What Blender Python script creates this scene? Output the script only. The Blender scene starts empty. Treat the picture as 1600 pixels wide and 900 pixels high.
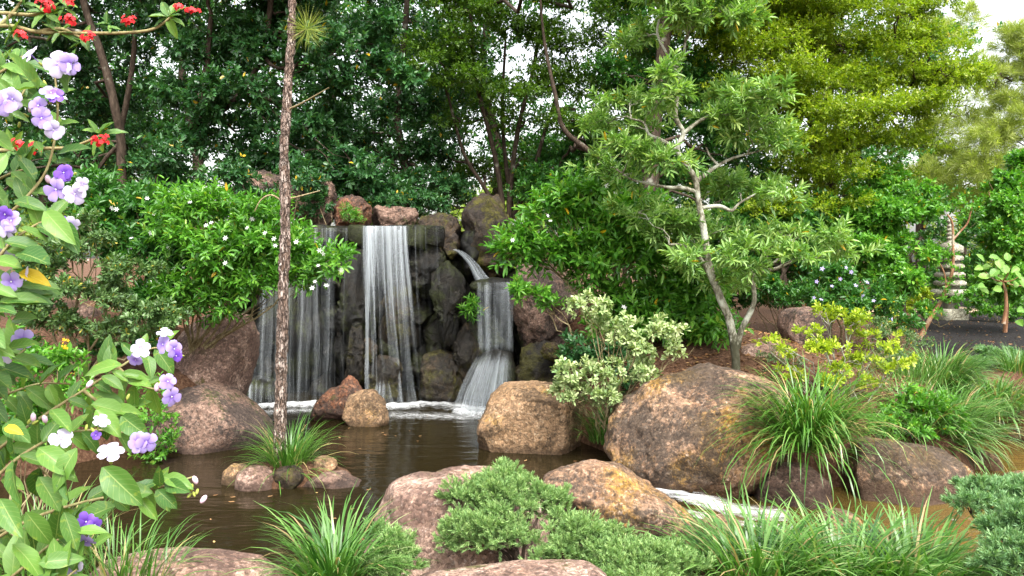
import bpy, bmesh, math, random
import numpy as np

# ---------------------------------------------------------------- camera, sky, sun, exposure
R = math.radians
scene = bpy.context.scene
F = 1600 * 28 / 36.0            # focal length in photo pixels
HY = 400.0                      # horizon row in the photo
CZ = 2.2                        # camera height over the pond
cam = bpy.data.objects.new('camera', bpy.data.cameras.new('camera'))
scene.collection.objects.link(cam)
cam.location = (0, 0, CZ); cam.rotation_euler = (R(90), 0, 0)
cam.data.lens = 28; cam.data.sensor_width = 36
cam.data.shift_y = -(450 - HY) / 1600
cam.data.clip_start = 0.05; cam.data.clip_end = 2000
scene.camera = cam

SUN = np.array([0.22, -0.62, 1.0]); SUN = SUN / np.linalg.norm(SUN)
world = bpy.data.worlds.new('World'); scene.world = world; world.use_nodes = True
wn, wl = world.node_tree.nodes, world.node_tree.links
wn.clear()
sky = wn.new('ShaderNodeTexSky'); sky.sky_type = 'NISHITA'; sky.sun_disc = False
sky.sun_elevation = math.asin(SUN[2]); sky.sun_rotation = math.atan2(SUN[0], SUN[1])
sky.air_density = 1.4; sky.dust_density = 4.0; sky.ozone_density = 1.0
hs = wn.new('ShaderNodeHueSaturation'); hs.inputs['Saturation'].default_value = 0.22
bg = wn.new('ShaderNodeBackground'); bg.inputs['Strength'].default_value = 0.15
wo = wn.new('ShaderNodeOutputWorld')
wl.new(sky.outputs[0], hs.inputs['Color']); wl.new(hs.outputs[0], bg.inputs[0]); wl.new(bg.outputs[0], wo.inputs[0])

sl = bpy.data.lights.new('sun', 'SUN'); sl.energy = 1.5; sl.angle = R(28); sl.color = (1.0, 0.965, 0.91)
so = bpy.data.objects.new('sun', sl); scene.collection.objects.link(so)
from mathutils import Vector
so.rotation_euler = Vector(SUN).to_track_quat('Z', 'Y').to_euler()
so.location = (10, -8, 20)

scene.view_settings.view_transform = 'Standard'; scene.view_settings.look = 'None'
scene.view_settings.exposure = 1.88; scene.view_settings.gamma = 1
scene.view_settings.use_curve_mapping = False
scene.render.engine = 'CYCLES'
scene.cycles.max_bounces = 7; scene.cycles.diffuse_bounces = 4; scene.cycles.glossy_bounces = 3
scene.cycles.transmission_bounces = 4; scene.cycles.transparent_max_bounces = 24
scene.cycles.use_denoising = True
scene.cycles.caustics_reflective = False; scene.cycles.caustics_refractive = False

# ---------------------------------------------------------------- helpers
COL = scene.collection
rng = np.random.default_rng(7)
UP = np.array([0, 0, 1.0])

def at(px, py, d):
    """A photo pixel at a distance d in front of the camera -> a point of the garden."""
    return np.array([(px - 800) / F * d, d, CZ + (HY - py) / F * d])

def nrmz(a):
    return a / np.maximum(np.linalg.norm(a, axis=-1, keepdims=True), 1e-9)

def _hash(ix, iy, iz, seed):
    h = (ix.astype(np.int64) * 374761393 + iy.astype(np.int64) * 668265263 + iz.astype(np.int64) * 2147483647 + seed * 974711)
    h = (h ^ (h >> 13)) * 1274126177 & 0x7fffffff
    h = h ^ (h >> 16)
    return (h & 0xffff) / 65535.0

def vnoise(p, seed=0):
    i = np.floor(p); f = p - i; f = f * f * (3 - 2 * f); i = i.astype(np.int64)
    r = 0
    for dx in (0, 1):
        wx = f[:, 0] if dx else 1 - f[:, 0]
        for dy in (0, 1):
            wy = f[:, 1] if dy else 1 - f[:, 1]
            for dz in (0, 1):
                wz = f[:, 2] if dz else 1 - f[:, 2]
                r = r + wx * wy * wz * _hash(i[:, 0] + dx, i[:, 1] + dy, i[:, 2] + dz, seed)
    return r * 2 - 1

def fbm(p, oct=4, seed=0, gain=0.5):
    a, s, r = 1.0, 1.0, 0
    for k in range(oct):
        r = r + a * vnoise(p * s + 17.3 * k, seed + k); a *= gain; s *= 2.03
    return r

def sstep(a, b, x):
    t = np.clip((x - a) / (b - a), 0, 1); return t * t * (3 - 2 * t)

def raw_mesh(name, V, Fq, mat=None, smooth=False, attrs=None, uv=None):
    """V (n,3), Fq (m,k) with k = 3 or 4."""
    V = np.asarray(V, np.float32); Fq = np.asarray(Fq, np.int32)
    me = bpy.data.meshes.new(name)
    me.vertices.add(len(V)); me.vertices.foreach_set('co', V.ravel())
    k = Fq.shape[1]
    me.loops.add(Fq.size); me.loops.foreach_set('vertex_index', Fq.ravel())
    me.polygons.add(len(Fq)); me.polygons.foreach_set('loop_start', np.arange(0, Fq.size, k, dtype=np.int32))
    if attrs:
        for an, av in attrs.items():
            at_ = me.attributes.new(an, 'FLOAT', 'POINT'); at_.data.foreach_set('value', np.asarray(av, np.float32))
    if uv is not None:
        ul = me.uv_layers.new(name='UVMap'); ul.data.foreach_set('uv', np.asarray(uv, np.float32)[Fq.ravel()].ravel())
    me.update(calc_edges=True); me.validate()
    if smooth: me.polygons.foreach_set('use_smooth', np.ones(len(me.polygons), bool))
    if mat: me.materials.append(mat)
    return me

def link(name, me, parent=None, loc=None):
    o = bpy.data.objects.new(name, me); COL.objects.link(o)
    if loc is not None: o.location = loc
    if parent is not None: o.parent = parent
    return o

def tag(o, label=None, cat=None, group=None, kind=None):
    if label: o['label'] = label
    if cat: o['category'] = cat
    if group: o['group'] = group
    if kind: o['kind'] = kind
    return o

def thing(name, label, cat, loc, group=None):
    o = bpy.data.objects.new(name, None); COL.objects.link(o)
    o.location = loc; o.empty_display_size = 0.1
    return tag(o, label, cat, group)

def child(name, V, Fq, mat, root, **kw):
    """A part whose vertices are given in garden coordinates; stored relative to its thing."""
    kind = kw.pop('kind', None)
    V = np.asarray(V) - np.array(root.location)
    o = link(name, raw_mesh(name, V, Fq, mat, **kw), root)
    if kind: o['kind'] = kind
    return o

class MB:
    """Collects tubes and quads of one part."""
    def __init__(s): s.V, s.F, s.n = [], [], 0
    def add(s, V, Fq):
        s.V.append(np.asarray(V, float)); s.F.append(np.asarray(Fq, int) + s.n); s.n += len(V)
    def tube(s, pts, rad, sides=7, rough=0.0, seed=0):
        pts = np.asarray(pts, float); n = len(pts); rad = np.broadcast_to(np.asarray(rad, float), (n,))
        t = nrmz(np.gradient(pts, axis=0))
        ref = np.array([0.31, 0.17, 0.93]) if abs(t[0] @ np.array([0.31, 0.17, 0.93])) < 0.9 else np.array([1.0, 0, 0])
        u = nrmz(np.cross(t, ref)); v = np.cross(t, u)
        a = np.arange(sides) / sides * 2 * np.pi
        ring = u[:, None] * np.cos(a)[None, :, None] + v[:, None] * np.sin(a)[None, :, None]
        P = pts[:, None] + ring * rad[:, None, None]
        if rough:
            q = P.reshape(-1, 3); nn = fbm(q * np.array([9, 9, 4.0]) , 3, seed)
            P = (pts[:, None] + ring * (rad[:, None] * (1 + rough * nn.reshape(n, sides)))[..., None])
        i = np.arange(n - 1)[:, None] * sides; j = np.arange(sides)[None]; j2 = (j + 1) % sides
        Fq = np.stack([i + j, i + j2, i + sides + j2, i + sides + j], -1).reshape(-1, 4)
        s.add(P.reshape(-1, 3), Fq)
    def box(s, c, h, rz=0):
        c = np.asarray(c, float); h = np.asarray(h, float)
        V = np.array([[x, y, z] for z in (-1, 1) for y in (-1, 1) for x in (-1, 1)], float) * h
        cs, sn = math.cos(rz), math.sin(rz)
        V = np.stack([V[:, 0] * cs - V[:, 1] * sn, V[:, 0] * sn + V[:, 1] * cs, V[:, 2]], -1) + c
        s.add(V, [[0, 2, 3, 1], [4, 5, 7, 6], [0, 1, 5, 4], [2, 6, 7, 3], [0, 4, 6, 2], [1, 3, 7, 5]])
    def arrays(s): return np.concatenate(s.V), np.concatenate(s.F)
    def build(s, name, mat, root, smooth=True, **kw):
        V, Fq = s.arrays(); return child(name, V, Fq, mat, root, smooth=smooth, **kw)

def smooth_path(pts, n):
    """Catmull-Rom through pts, n samples."""
    p = np.asarray(pts, float); p = np.vstack([2 * p[0] - p[1], p, 2 * p[-1] - p[-2]])
    m = len(p) - 3; t = np.linspace(0, m - 1e-6, n); i = t.astype(int); f = (t - i)[:, None]
    a, b, c, d = p[i], p[i + 1], p[i + 2], p[i + 3]
    return 0.5 * (2 * b + (c - a) * f + (2 * a - 5 * b + 4 * c - d) * f ** 2 + (3 * b - a - 3 * c + d) * f ** 3)

def wander(p0, p1, amp, n=10, arch=0.0, g=rng):
    t = np.linspace(0, 1, n)[:, None]
    p0 = np.asarray(p0, float); p1 = np.asarray(p1, float); L = np.linalg.norm(p1 - p0)
    w = np.cumsum(g.normal(0, 1, (n, 3)), 0); w = w - w[0]; w = w - t * w[-1]
    return p0 + (p1 - p0) * t + w * amp * L / math.sqrt(n) + UP * (arch * L * np.sin(t * np.pi))

# ---------------------------------------------------------------- materials
def nodes_of(name):
    m = bpy.data.materials.new(name); m.use_nodes = True
    n, l = m.node_tree.nodes, m.node_tree.links; n.clear()
    out = n.new('ShaderNodeOutputMaterial')
    return m, n, l, out

def ramp(n, stops):
    r = n.new('ShaderNodeValToRGB'); e = r.color_ramp.elements
    while len(e) < len(stops): e.new(0.5)
    for el, (p, c) in zip(e, stops):
        el.position = p; el.color = (*c, 1) if len(c) == 3 else c
    return r

def mixc(n, l, fac, a, b, mode='MIX'):
    m = n.new('ShaderNodeMix'); m.data_type = 'RGBA'; m.blend_type = mode
    for i, v in ((0, fac), (6, a), (7, b)):
        if hasattr(v, 'links'): l.new(v, m.inputs[i])
        elif i == 0: m.inputs[0].default_value = v
        else: m.inputs[i].default_value = (*v, 1)
    return m.outputs[2]

def leaf_mat(name, stops, trans=0.3, rough=0.42, spec=0.45, tint=(1.12, 1.28, 0.45)):
    m, n, l, out = nodes_of(name)
    a = n.new('ShaderNodeAttribute'); a.attribute_name = 'rnd'
    r = ramp(n, stops); l.new(a.outputs['Fac'], r.inputs[0])
    p = n.new('ShaderNodeBsdfPrincipled'); p.inputs['Roughness'].default_value = rough
    p.inputs['Specular IOR Level'].default_value = spec
    l.new(r.outputs[0], p.inputs['Base Color'])
    t = n.new('ShaderNodeBsdfTranslucent'); l.new(mixc(n, l, 1.0, r.outputs[0], tint, 'MULTIPLY'), t.inputs[0])
    mx = n.new('ShaderNodeMixShader'); mx.inputs[0].default_value = trans
    l.new(p.outputs[0], mx.inputs[1]); l.new(t.outputs[0], mx.inputs[2]); l.new(mx.outputs[0], out.inputs[0])
    return m

Y = (0.55, 0.36, 0.02)
def g3(a, b, c, yel=0.985):
    return [(0.0, a), (0.5, b), (yel - 0.03, c), (yel, Y if yel < 1 else c)] if yel < 1 else [(0.0, a), (0.5, b), (1.0, c)]

M = {}
M['dark_leaf'] = leaf_mat('dark_leaf', g3((0.018, 0.065, 0.02), (0.036, 0.12, 0.034), (0.08, 0.19, 0.055), 0.995), 0.28, 0.32, 0.5)
M['olive_leaf'] = leaf_mat('olive_leaf', g3((0.035, 0.085, 0.010), (0.075, 0.155, 0.014), (0.135, 0.235, 0.02), 1), 0.42)
M['lime_leaf'] = leaf_mat('lime_leaf', g3((0.085, 0.155, 0.010), (0.20, 0.29, 0.014), (0.36, 0.42, 0.03), 1), 0.45)
M['narrow_leaf'] = leaf_mat('narrow_leaf', g3((0.07, 0.17, 0.035), (0.19, 0.34, 0.075), (0.38, 0.52, 0.17), 0.992), 0.34, 0.36)
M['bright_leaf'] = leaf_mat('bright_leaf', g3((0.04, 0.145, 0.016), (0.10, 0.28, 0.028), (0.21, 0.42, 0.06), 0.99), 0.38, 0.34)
M['shade_leaf'] = leaf_mat('shade_leaf', g3((0.02, 0.085, 0.016), (0.045, 0.155, 0.024), (0.10, 0.24, 0.04), 0.99), 0.32, 0.34)  # darker twin of the bright leaf, shade put into its colour
M['rosette_leaf'] = leaf_mat('rosette_leaf', g3((0.045, 0.10, 0.03), (0.09, 0.17, 0.05), (0.16, 0.25, 0.08), 0.98), 0.28, 0.4)
M['pale_leaf'] = leaf_mat('pale_leaf', g3((0.14, 0.24, 0.08), (0.33, 0.42, 0.17), (0.56, 0.6, 0.34), 1), 0.25, 0.45)
M['yellow_leaf'] = leaf_mat('yellow_leaf', g3((0.14, 0.23, 0.012), (0.32, 0.42, 0.02), (0.5, 0.54, 0.06), 1), 0.35, 0.42)
M['juniper'] = leaf_mat('juniper', g3((0.10, 0.20, 0.06), (0.21, 0.35, 0.11), (0.38, 0.50, 0.19), 1), 0.25, 0.55)
M['juniper_blue'] = leaf_mat('juniper_blue', g3((0.075, 0.18, 0.07), (0.165, 0.31, 0.12), (0.29, 0.43, 0.19), 1), 0.25, 0.55)
M['pine_needle'] = leaf_mat('pine_needle', g3((0.16, 0.22, 0.035), (0.29, 0.34, 0.07), (0.42, 0.46, 0.13), 1), 0.45, 0.5)  # lightened so the colour carries the bright haze over the far pines
M['far_leaf'] = leaf_mat('far_leaf', g3((0.12, 0.2, 0.025), (0.24, 0.33, 0.05), (0.38, 0.46, 0.1), 1), 0.45, 0.5)  # pale colour stands in for haze and bright light on distant crowns
M['grass'] = leaf_mat('grass', [(0, (0.03, 0.10, 0.012)), (0.45, (0.07, 0.19, 0.022)), (0.85, (0.16, 0.30, 0.06)), (0.93, (0.42, 0.44, 0.16)), (1, (0.42, 0.33, 0.14))], 0.3, 0.33, 0.6)
M['grass_light'] = leaf_mat('grass_light', [(0, (0.022, 0.085, 0.010)), (0.4, (0.07, 0.185, 0.025)), (0.8, (0.19, 0.33, 0.09)), (0.95, (0.46, 0.5, 0.25)), (1, (0.36, 0.26, 0.12))], 0.3, 0.33, 0.6)
M['litter'] = leaf_mat('litter', [(0, (0.10, 0.045, 0.018)), (0.5, (0.22, 0.10, 0.04)), (0.85, (0.34, 0.2, 0.09)), (1, (0.45, 0.3, 0.12))], 0.1, 0.6, 0.3)

def bark_mat(name, c1, c2, c3, scale=(14, 14, 5), bump=0.6, spot=0.55, foot=None):
    m, n, l, out = nodes_of(name)
    tc = n.new('ShaderNodeTexCoord'); mp = n.new('ShaderNodeMapping'); mp.inputs['Scale'].default_value = scale
    l.new(tc.outputs['Object'], mp.inputs[0])
    no = n.new('ShaderNodeTexNoise'); no.inputs['Scale'].default_value = 1.6; no.inputs['Detail'].default_value = 9; no.inputs['Roughness'].default_value = 0.65
    l.new(mp.outputs[0], no.inputs['Vector'])
    r = ramp(n, [(0.3, c1), (0.5, c2), (0.68, c3)]); l.new(no.outputs[0], r.inputs[0])
    n2 = n.new('ShaderNodeTexNoise'); n2.inputs['Scale'].default_value = 4; n2.inputs['Detail'].default_value = 6
    l.new(tc.outputs['Object'], n2.inputs['Vector'])
    r2 = ramp(n, [(spot, (0, 0, 0)), (spot + 0.08, (1, 1, 1))]); l.new(n2.outputs[0], r2.inputs[0])
    c = mixc(n, l, r2.outputs[0], r.outputs[0], tuple(0.5 * (a + b) for a, b in zip(c3, (0.4, 0.42, 0.34))))
    if foot:      # dark moss covers the foot of the trunk
        sz = n.new('ShaderNodeSeparateXYZ'); l.new(tc.outputs['Object'], sz.inputs[0])
        fa = n.new('ShaderNodeMath'); fa.operation = 'MULTIPLY_ADD'; fa.inputs[1].default_value = 0.8; l.new(no.outputs[0], fa.inputs[0]); l.new(sz.outputs[2], fa.inputs[2])
        fr = n.new('ShaderNodeMapRange'); fr.inputs[1].default_value = foot + 0.3; fr.inputs[2].default_value = foot + 0.55; fr.inputs[3].default_value = 0.9; fr.inputs[4].default_value = 0.0; l.new(fa.outputs[0], fr.inputs[0])
        c = mixc(n, l, fr.outputs[0], c, (0.035, 0.035, 0.018))
    p = n.new('ShaderNodeBsdfPrincipled'); p.inputs['Roughness'].default_value = 0.85; p.inputs['Specular IOR Level'].default_value = 0.2
    l.new(c, p.inputs['Base Color'])
    b = n.new('ShaderNodeBump'); b.inputs['Strength'].default_value = bump; b.inputs['Distance'].default_value = 0.02
    l.new(no.outputs[0], b.inputs['Height']); l.new(b.outputs[0], p.inputs['Normal']); l.new(p.outputs[0], out.inputs[0])
    return m
M['bark_dark'] = bark_mat('bark_dark', (0.02, 0.014, 0.009), (0.05, 0.035, 0.024), (0.10, 0.073, 0.052), spot=0.64)
M['bark_grey'] = bark_mat('bark_grey', (0.05, 0.045, 0.028), (0.22, 0.20, 0.15), (0.46, 0.45, 0.37), (17, 17, 9), 1.0, 0.5)
M['bark_twisted'] = bark_mat('bark_twisted', (0.045, 0.04, 0.026), (0.19, 0.175, 0.125), (0.42, 0.41, 0.33), (17, 17, 9), 1.0, 0.52, foot=0.45)
M['bark_pine'] = bark_mat('bark_pine', (0.02, 0.014, 0.011), (0.13, 0.085, 0.06), (0.38, 0.30, 0.25), (30, 30, 9), 1.0, 0.56)
def plate_bark():
    m, n, l, out = nodes_of('bark_plates')
    tc = n.new('ShaderNodeTexCoord'); mp = n.new('ShaderNodeMapping'); mp.inputs['Scale'].default_value = (46, 46, 13); l.new(tc.outputs['Object'], mp.inputs[0])
    no = n.new('ShaderNodeTexNoise'); no.inputs['Scale'].default_value = 1.2; no.inputs['Detail'].default_value = 6; l.new(mp.outputs[0], no.inputs['Vector'])
    wv = n.new('ShaderNodeVectorMath'); wv.operation = 'MULTIPLY_ADD'; wv.inputs[1].default_value = (2.6, 2.6, 2.6); l.new(no.outputs['Color'], wv.inputs[0]); l.new(mp.outputs[0], wv.inputs[2])
    vo = n.new('ShaderNodeTexVoronoi'); vo.feature = 'DISTANCE_TO_EDGE'; vo.inputs['Scale'].default_value = 1.0; l.new(wv.outputs[0], vo.inputs['Vector'])
    vc = n.new('ShaderNodeTexVoronoi'); vc.inputs['Scale'].default_value = 1.0; l.new(wv.outputs[0], vc.inputs['Vector'])
    sx = n.new('ShaderNodeSeparateXYZ'); l.new(vc.outputs['Color'], sx.inputs[0])
    pl = ramp(n, [(0.0, (0.13, 0.085, 0.06)), (0.5, (0.25, 0.18, 0.145)), (1.0, (0.42, 0.35, 0.3))]); l.new(sx.outputs[0], pl.inputs[0])
    ed = ramp(n, [(0.02, (0, 0, 0)), (0.14, (1, 1, 1))]); l.new(vo.outputs['Distance'], ed.inputs[0])
    col = mixc(n, l, ed.outputs[0], (0.04, 0.026, 0.02), pl.outputs[0])
    p = n.new('ShaderNodeBsdfPrincipled'); p.inputs['Roughness'].default_value = 0.9; p.inputs['Specular IOR Level'].default_value = 0.15; l.new(col, p.inputs['Base Color'])
    b = n.new('ShaderNodeBump'); b.inputs['Strength'].default_value = 1.0; b.inputs['Distance'].default_value = 0.012; l.new(ed.outputs[0], b.inputs['Height']); l.new(b.outputs[0], p.inputs['Normal']); l.new(p.outputs[0], out.inputs[0])
    return m
M['bark_pine'] = plate_bark()
M['bark_red'] = bark_mat('bark_red', (0.16, 0.07, 0.035), (0.3, 0.15, 0.08), (0.42, 0.25, 0.15))
M['twig'] = bark_mat('twig', (0.12, 0.085, 0.04), (0.24, 0.19, 0.10), (0.36, 0.3, 0.18), (30, 30, 12), 0.3, 0.9)
M['green_stem'] = bark_mat('green_stem', (0.13, 0.10, 0.04), (0.24, 0.2, 0.09), (0.3, 0.3, 0.13), (30, 30, 30), 0.1, 0.9)

def rock_mat(name, c1, c2, speck, stain=(0.035, 0.028, 0.024), stain_at=0.5, moss=None, moss_at=0.62, och=None, och_at=0.6, rough=0.85, bump=0.8, coat=0.0):
    m, n, l, out = nodes_of(name)
    tc = n.new('ShaderNodeTexCoord'); oi = n.new('ShaderNodeObjectInfo')
    ad = n.new('ShaderNodeVectorMath'); ad.operation = 'MULTIPLY_ADD'; ad.inputs[1].default_value = (1, 1, 1)
    sc = n.new('ShaderNodeVectorMath'); sc.operation = 'SCALE'; sc.inputs[0].default_value = (31, 17, 23)
    l.new(oi.outputs['Random'], sc.inputs['Scale']); l.new(tc.outputs['Object'], ad.inputs[0]); l.new(sc.outputs[0], ad.inputs[2])
    vec = ad.outputs[0]
    def noise(s, d, r=0.55, w=0.0):
        x = n.new('ShaderNodeTexNoise'); x.inputs['Scale'].default_value = s; x.inputs['Detail'].default_value = d; x.inputs['Roughness'].default_value = r; x.inputs['Distortion'].default_value = w
        l.new(vec, x.inputs['Vector']); return x.outputs[0]
    def mask(src, a, b):
        r = ramp(n, [(a, (0, 0, 0)), (b, (1, 1, 1))]); l.new(src, r.inputs[0]); return r.outputs[0]
    def madd(a, k, b):
        x = n.new('ShaderNodeMath'); x.operation = 'MULTIPLY_ADD'; x.inputs[1].default_value = k; l.new(a, x.inputs[0]); l.new(b, x.inputs[2]); return x.outputs[0]
    col = mixc(n, l, mask(noise(2.6, 7, 0.6), 0.35, 0.65), c1, c2)
    if och: col = mixc(n, l, mask(madd(noise(30, 5, 0.7), 0.25, noise(1.4, 6, 0.6)), och_at + 0.09, och_at + 0.22), col, och)
    fine = noise(24, 10, 0.82)
    col = mixc(n, l, mask(fine, 0.54, 0.62), col, speck)
    col = mixc(n, l, mask(noise(46, 6, 0.8), 0.55, 0.62), col, tuple(x * 0.28 for x in c1))
    vg = n.new('ShaderNodeTexVoronoi'); vg.inputs['Scale'].default_value = 42; l.new(vec, vg.inputs['Vector'])
    sg = n.new('ShaderNodeSeparateXYZ'); l.new(vg.outputs['Color'], sg.inputs[0])
    cr = ramp(n, [(0.0, (0.55, 0.53, 0.52)), (0.35, (0.85, 0.84, 0.83)), (0.7, (1.08, 1.06, 1.04)), (1.0, (1.5, 1.5, 1.48))]); l.new(sg.outputs[0], cr.inputs[0])
    # weathering: dark lichen in mottled sheets broken up by the grain
    grain = noise(18, 8, 0.8)
    st = madd(grain, 0.9, noise(1.6, 8, 0.62, 0.4))
    st2 = n.new('ShaderNodeMath'); st2.operation = 'MULTIPLY'; st2.inputs[1].default_value = 0.85; l.new(mask(st, stain_at + 0.43, stain_at + 0.58), st2.inputs[0])
    col = mixc(n, l, st2.outputs[0], col, stain)
    col = mixc(n, l, mask(noise(33, 8, 0.85), 0.6, 0.66), col, tuple(x * 0.8 for x in speck))
    crack = n.new('ShaderNodeTexVoronoi'); crack.feature = 'DISTANCE_TO_EDGE'; crack.inputs['Scale'].default_value = 1.6
    wv = n.new('ShaderNodeVectorMath'); wv.operation = 'MULTIPLY_ADD'; wv.inputs[1].default_value = (0.35, 0.35, 0.35)
    nc = n.new('ShaderNodeTexNoise'); nc.inputs['Scale'].default_value = 3; nc.inputs['Detail'].default_value = 6; l.new(vec, nc.inputs['Vector'])
    l.new(nc.outputs['Color'], wv.inputs[0]); l.new(vec, wv.inputs[2]); l.new(wv.outputs[0], crack.inputs['Vector'])
    if moss:
        mm = mask(madd(grain, 0.5, noise(2.0, 8, 0.65)), moss_at + 0.22, moss_at + 0.30)
        mcol = mixc(n, l, noise(40, 4), tuple(x * 0.45 for x in moss), tuple(x * 1.6 for x in moss))
        col = mixc(n, l, mm, col, mcol)
    col = mixc(n, l, 1.0, col, cr.outputs[0], 'MULTIPLY')
    p = n.new('ShaderNodeBsdfPrincipled'); p.inputs['Roughness'].default_value = rough; p.inputs['Specular IOR Level'].default_value = 0.3
    p.inputs['Coat Weight'].default_value = coat; p.inputs['Coat Roughness'].default_value = 0.25
    gp = n.new('ShaderNodeNewGeometry'); sz = n.new('ShaderNodeSeparateXYZ'); l.new(gp.outputs['Position'], sz.inputs[0])
    wz = madd(grain, -0.16, sz.outputs[2]); wr = n.new('ShaderNodeMapRange'); wr.inputs[1].default_value = -0.03; wr.inputs[2].default_value = 0.03; wr.inputs[3].default_value = 0.7; wr.inputs[4].default_value = 0.0; l.new(wz, wr.inputs[0])
    col = mixc(n, l, wr.outputs[0], col, tuple(x * 0.22 for x in c1))
    l.new(col, p.inputs['Base Color'])
    b = n.new('ShaderNodeBump'); b.inputs['Strength'].default_value = bump; b.inputs['Distance'].default_value = 0.035
    cm = mask(crack.outputs['Distance'], 0.0, 0.018)
    hb = madd(cm, 0.10, noise(9, 12, 0.72)); l.new(hb, b.inputs['Height'])
    b2 = n.new('ShaderNodeBump'); b2.inputs['Strength'].default_value = bump; b2.inputs['Distance'].default_value = 0.012
    l.new(madd(vg.outputs['Distance'], -0.5, fine), b2.inputs['Height']); l.new(b.outputs[0], b2.inputs['Normal'])
    l.new(b2.outputs[0], p.inputs['Normal']); l.new(p.outputs[0], out.inputs[0])
    return m
M['granite'] = rock_mat('granite', (0.245, 0.135, 0.075), (0.325, 0.205, 0.13), (0.45, 0.35, 0.27), stain=(0.03, 0.025, 0.02), stain_at=0.415, och=(0.30, 0.165, 0.03), och_at=0.55)
M['granite_pink'] = rock_mat('granite_pink', (0.28, 0.17, 0.12), (0.39, 0.265, 0.205), (0.53, 0.43, 0.37), stain=(0.11, 0.065, 0.05), stain_at=0.47, moss=(0.08, 0.07, 0.02), moss_at=0.62)
M['granite_ochre'] = rock_mat('granite_ochre', (0.235, 0.14, 0.07), (0.30, 0.19, 0.11), (0.43, 0.33, 0.22), stain=(0.07, 0.045, 0.025), stain_at=0.48, och=(0.33, 0.19, 0.03), och_at=0.55, moss=(0.10, 0.09, 0.015), moss_at=0.66)
M['granite_brown'] = rock_mat('granite_brown', (0.15, 0.09, 0.065), (0.22, 0.14, 0.105), (0.33, 0.245, 0.195), stain_at=0.47, moss=(0.05, 0.055, 0.015), moss_at=0.6)
M['rock_red'] = rock_mat('rock_red', (0.17, 0.066, 0.034), (0.24, 0.105, 0.055), (0.34, 0.21, 0.14), stain_at=0.46, moss=(0.10, 0.10, 0.015), moss_at=0.66)
M['rock_moss'] = rock_mat('rock_moss', (0.05, 0.031, 0.016), (0.085, 0.053, 0.025), (0.14, 0.105, 0.06), stain_at=0.44, moss=(0.065, 0.058, 0.008), moss_at=0.52, rough=0.7, bump=1.0)
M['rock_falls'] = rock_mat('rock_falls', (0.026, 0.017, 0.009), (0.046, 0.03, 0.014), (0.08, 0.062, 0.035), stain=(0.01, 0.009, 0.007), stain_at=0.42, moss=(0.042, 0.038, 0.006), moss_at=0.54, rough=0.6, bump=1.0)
M['rock_wet'] = rock_mat('rock_wet', (0.008, 0.0065, 0.004), (0.016, 0.012, 0.007), (0.032, 0.03, 0.022), stain=(0.006, 0.006, 0.005), stain_at=0.42, moss=(0.022, 0.026, 0.006), moss_at=0.52, rough=0.55, bump=1.0, coat=0.0)  # wet stone, blackened further so its colour carries the shade at the falls
M['stone_pale'] = rock_mat('stone_pale', (0.29, 0.28, 0.21), (0.37, 0.355, 0.275), (0.45, 0.43, 0.35), stain=(0.15, 0.14, 0.10), stain_at=0.56, moss=(0.2, 0.22, 0.12), moss_at=0.68, bump=0.3)

def ground_mat():
    m, n, l, out = nodes_of('garden_soil')
    g = n.new('ShaderNodeNewGeometry'); pos = g.outputs['Position']
    def noise(s, d, r=0.6):
        x = n.new('ShaderNodeTexNoise'); x.inputs['Scale'].default_value = s; x.inputs['Detail'].default_value = d; x.inputs['Roughness'].default_value = r
        l.new(pos, x.inputs['Vector']); return x.outputs[0]
    r = ramp(n, [(0.32, (0.035, 0.018, 0.01)), (0.5, (0.10, 0.05, 0.028)), (0.66, (0.2, 0.115, 0.07))]); l.new(noise(26, 8, 0.7), r.inputs[0])
    rb = ramp(n, [(0.35, (0.008, 0.007, 0.007)), (0.55, (0.022, 0.019, 0.018)), (0.72, (0.06, 0.05, 0.045))]); l.new(noise(30, 8, 0.7), rb.inputs[0])
    sx = n.new('ShaderNodeSeparateXYZ'); l.new(pos, sx.inputs[0])
    # black mulch bed lies to the right of x = 5 m
    ma = n.new('ShaderNodeMath'); ma.operation = 'MULTIPLY_ADD'; ma.inputs[1].default_value = 2.0; l.new(noise(0.7, 4), ma.inputs[0])
    sl_ = n.new('ShaderNodeMath'); sl_.operation = 'MULTIPLY_ADD'; sl_.inputs[1].default_value = -0.5; l.new(sx.outputs[1], sl_.inputs[0]); l.new(sx.outputs[0], sl_.inputs[2]); l.new(sl_.outputs[0], ma.inputs[2])
    mr = n.new('ShaderNodeMapRange'); mr.inputs[1].default_value = 1.0; mr.inputs[2].default_value = 1.4; l.new(ma.outputs[0], mr.inputs[0])
    mf = n.new('ShaderNodeMapRange'); mf.inputs[1].default_value = 11.4; mf.inputs[2].default_value = 12.0; l.new(sx.outputs[1], mf.inputs[0])
    mb = n.new('ShaderNodeMath'); mb.operation = 'MULTIPLY'; l.new(mr.outputs[0], mb.inputs[0]); l.new(mf.outputs[0], mb.inputs[1])
    col = mixc(n, l, mb.outputs[0], r.outputs[0], rb.outputs[0])
    p = n.new('ShaderNodeBsdfPrincipled'); p.inputs['Roughness'].default_value = 0.95; p.inputs['Specular IOR Level'].default_value = 0.15
    l.new(col, p.inputs['Base Color'])
    b = n.new('ShaderNodeBump'); b.inputs['Strength'].default_value = 1.0; b.inputs['Distance'].default_value = 0.04
    l.new(noise(22, 9, 0.75), b.inputs['Height']); l.new(b.outputs[0], p.inputs['Normal']); l.new(p.outputs[0], out.inputs[0])
    return m
M['soil'] = ground_mat()

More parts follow.
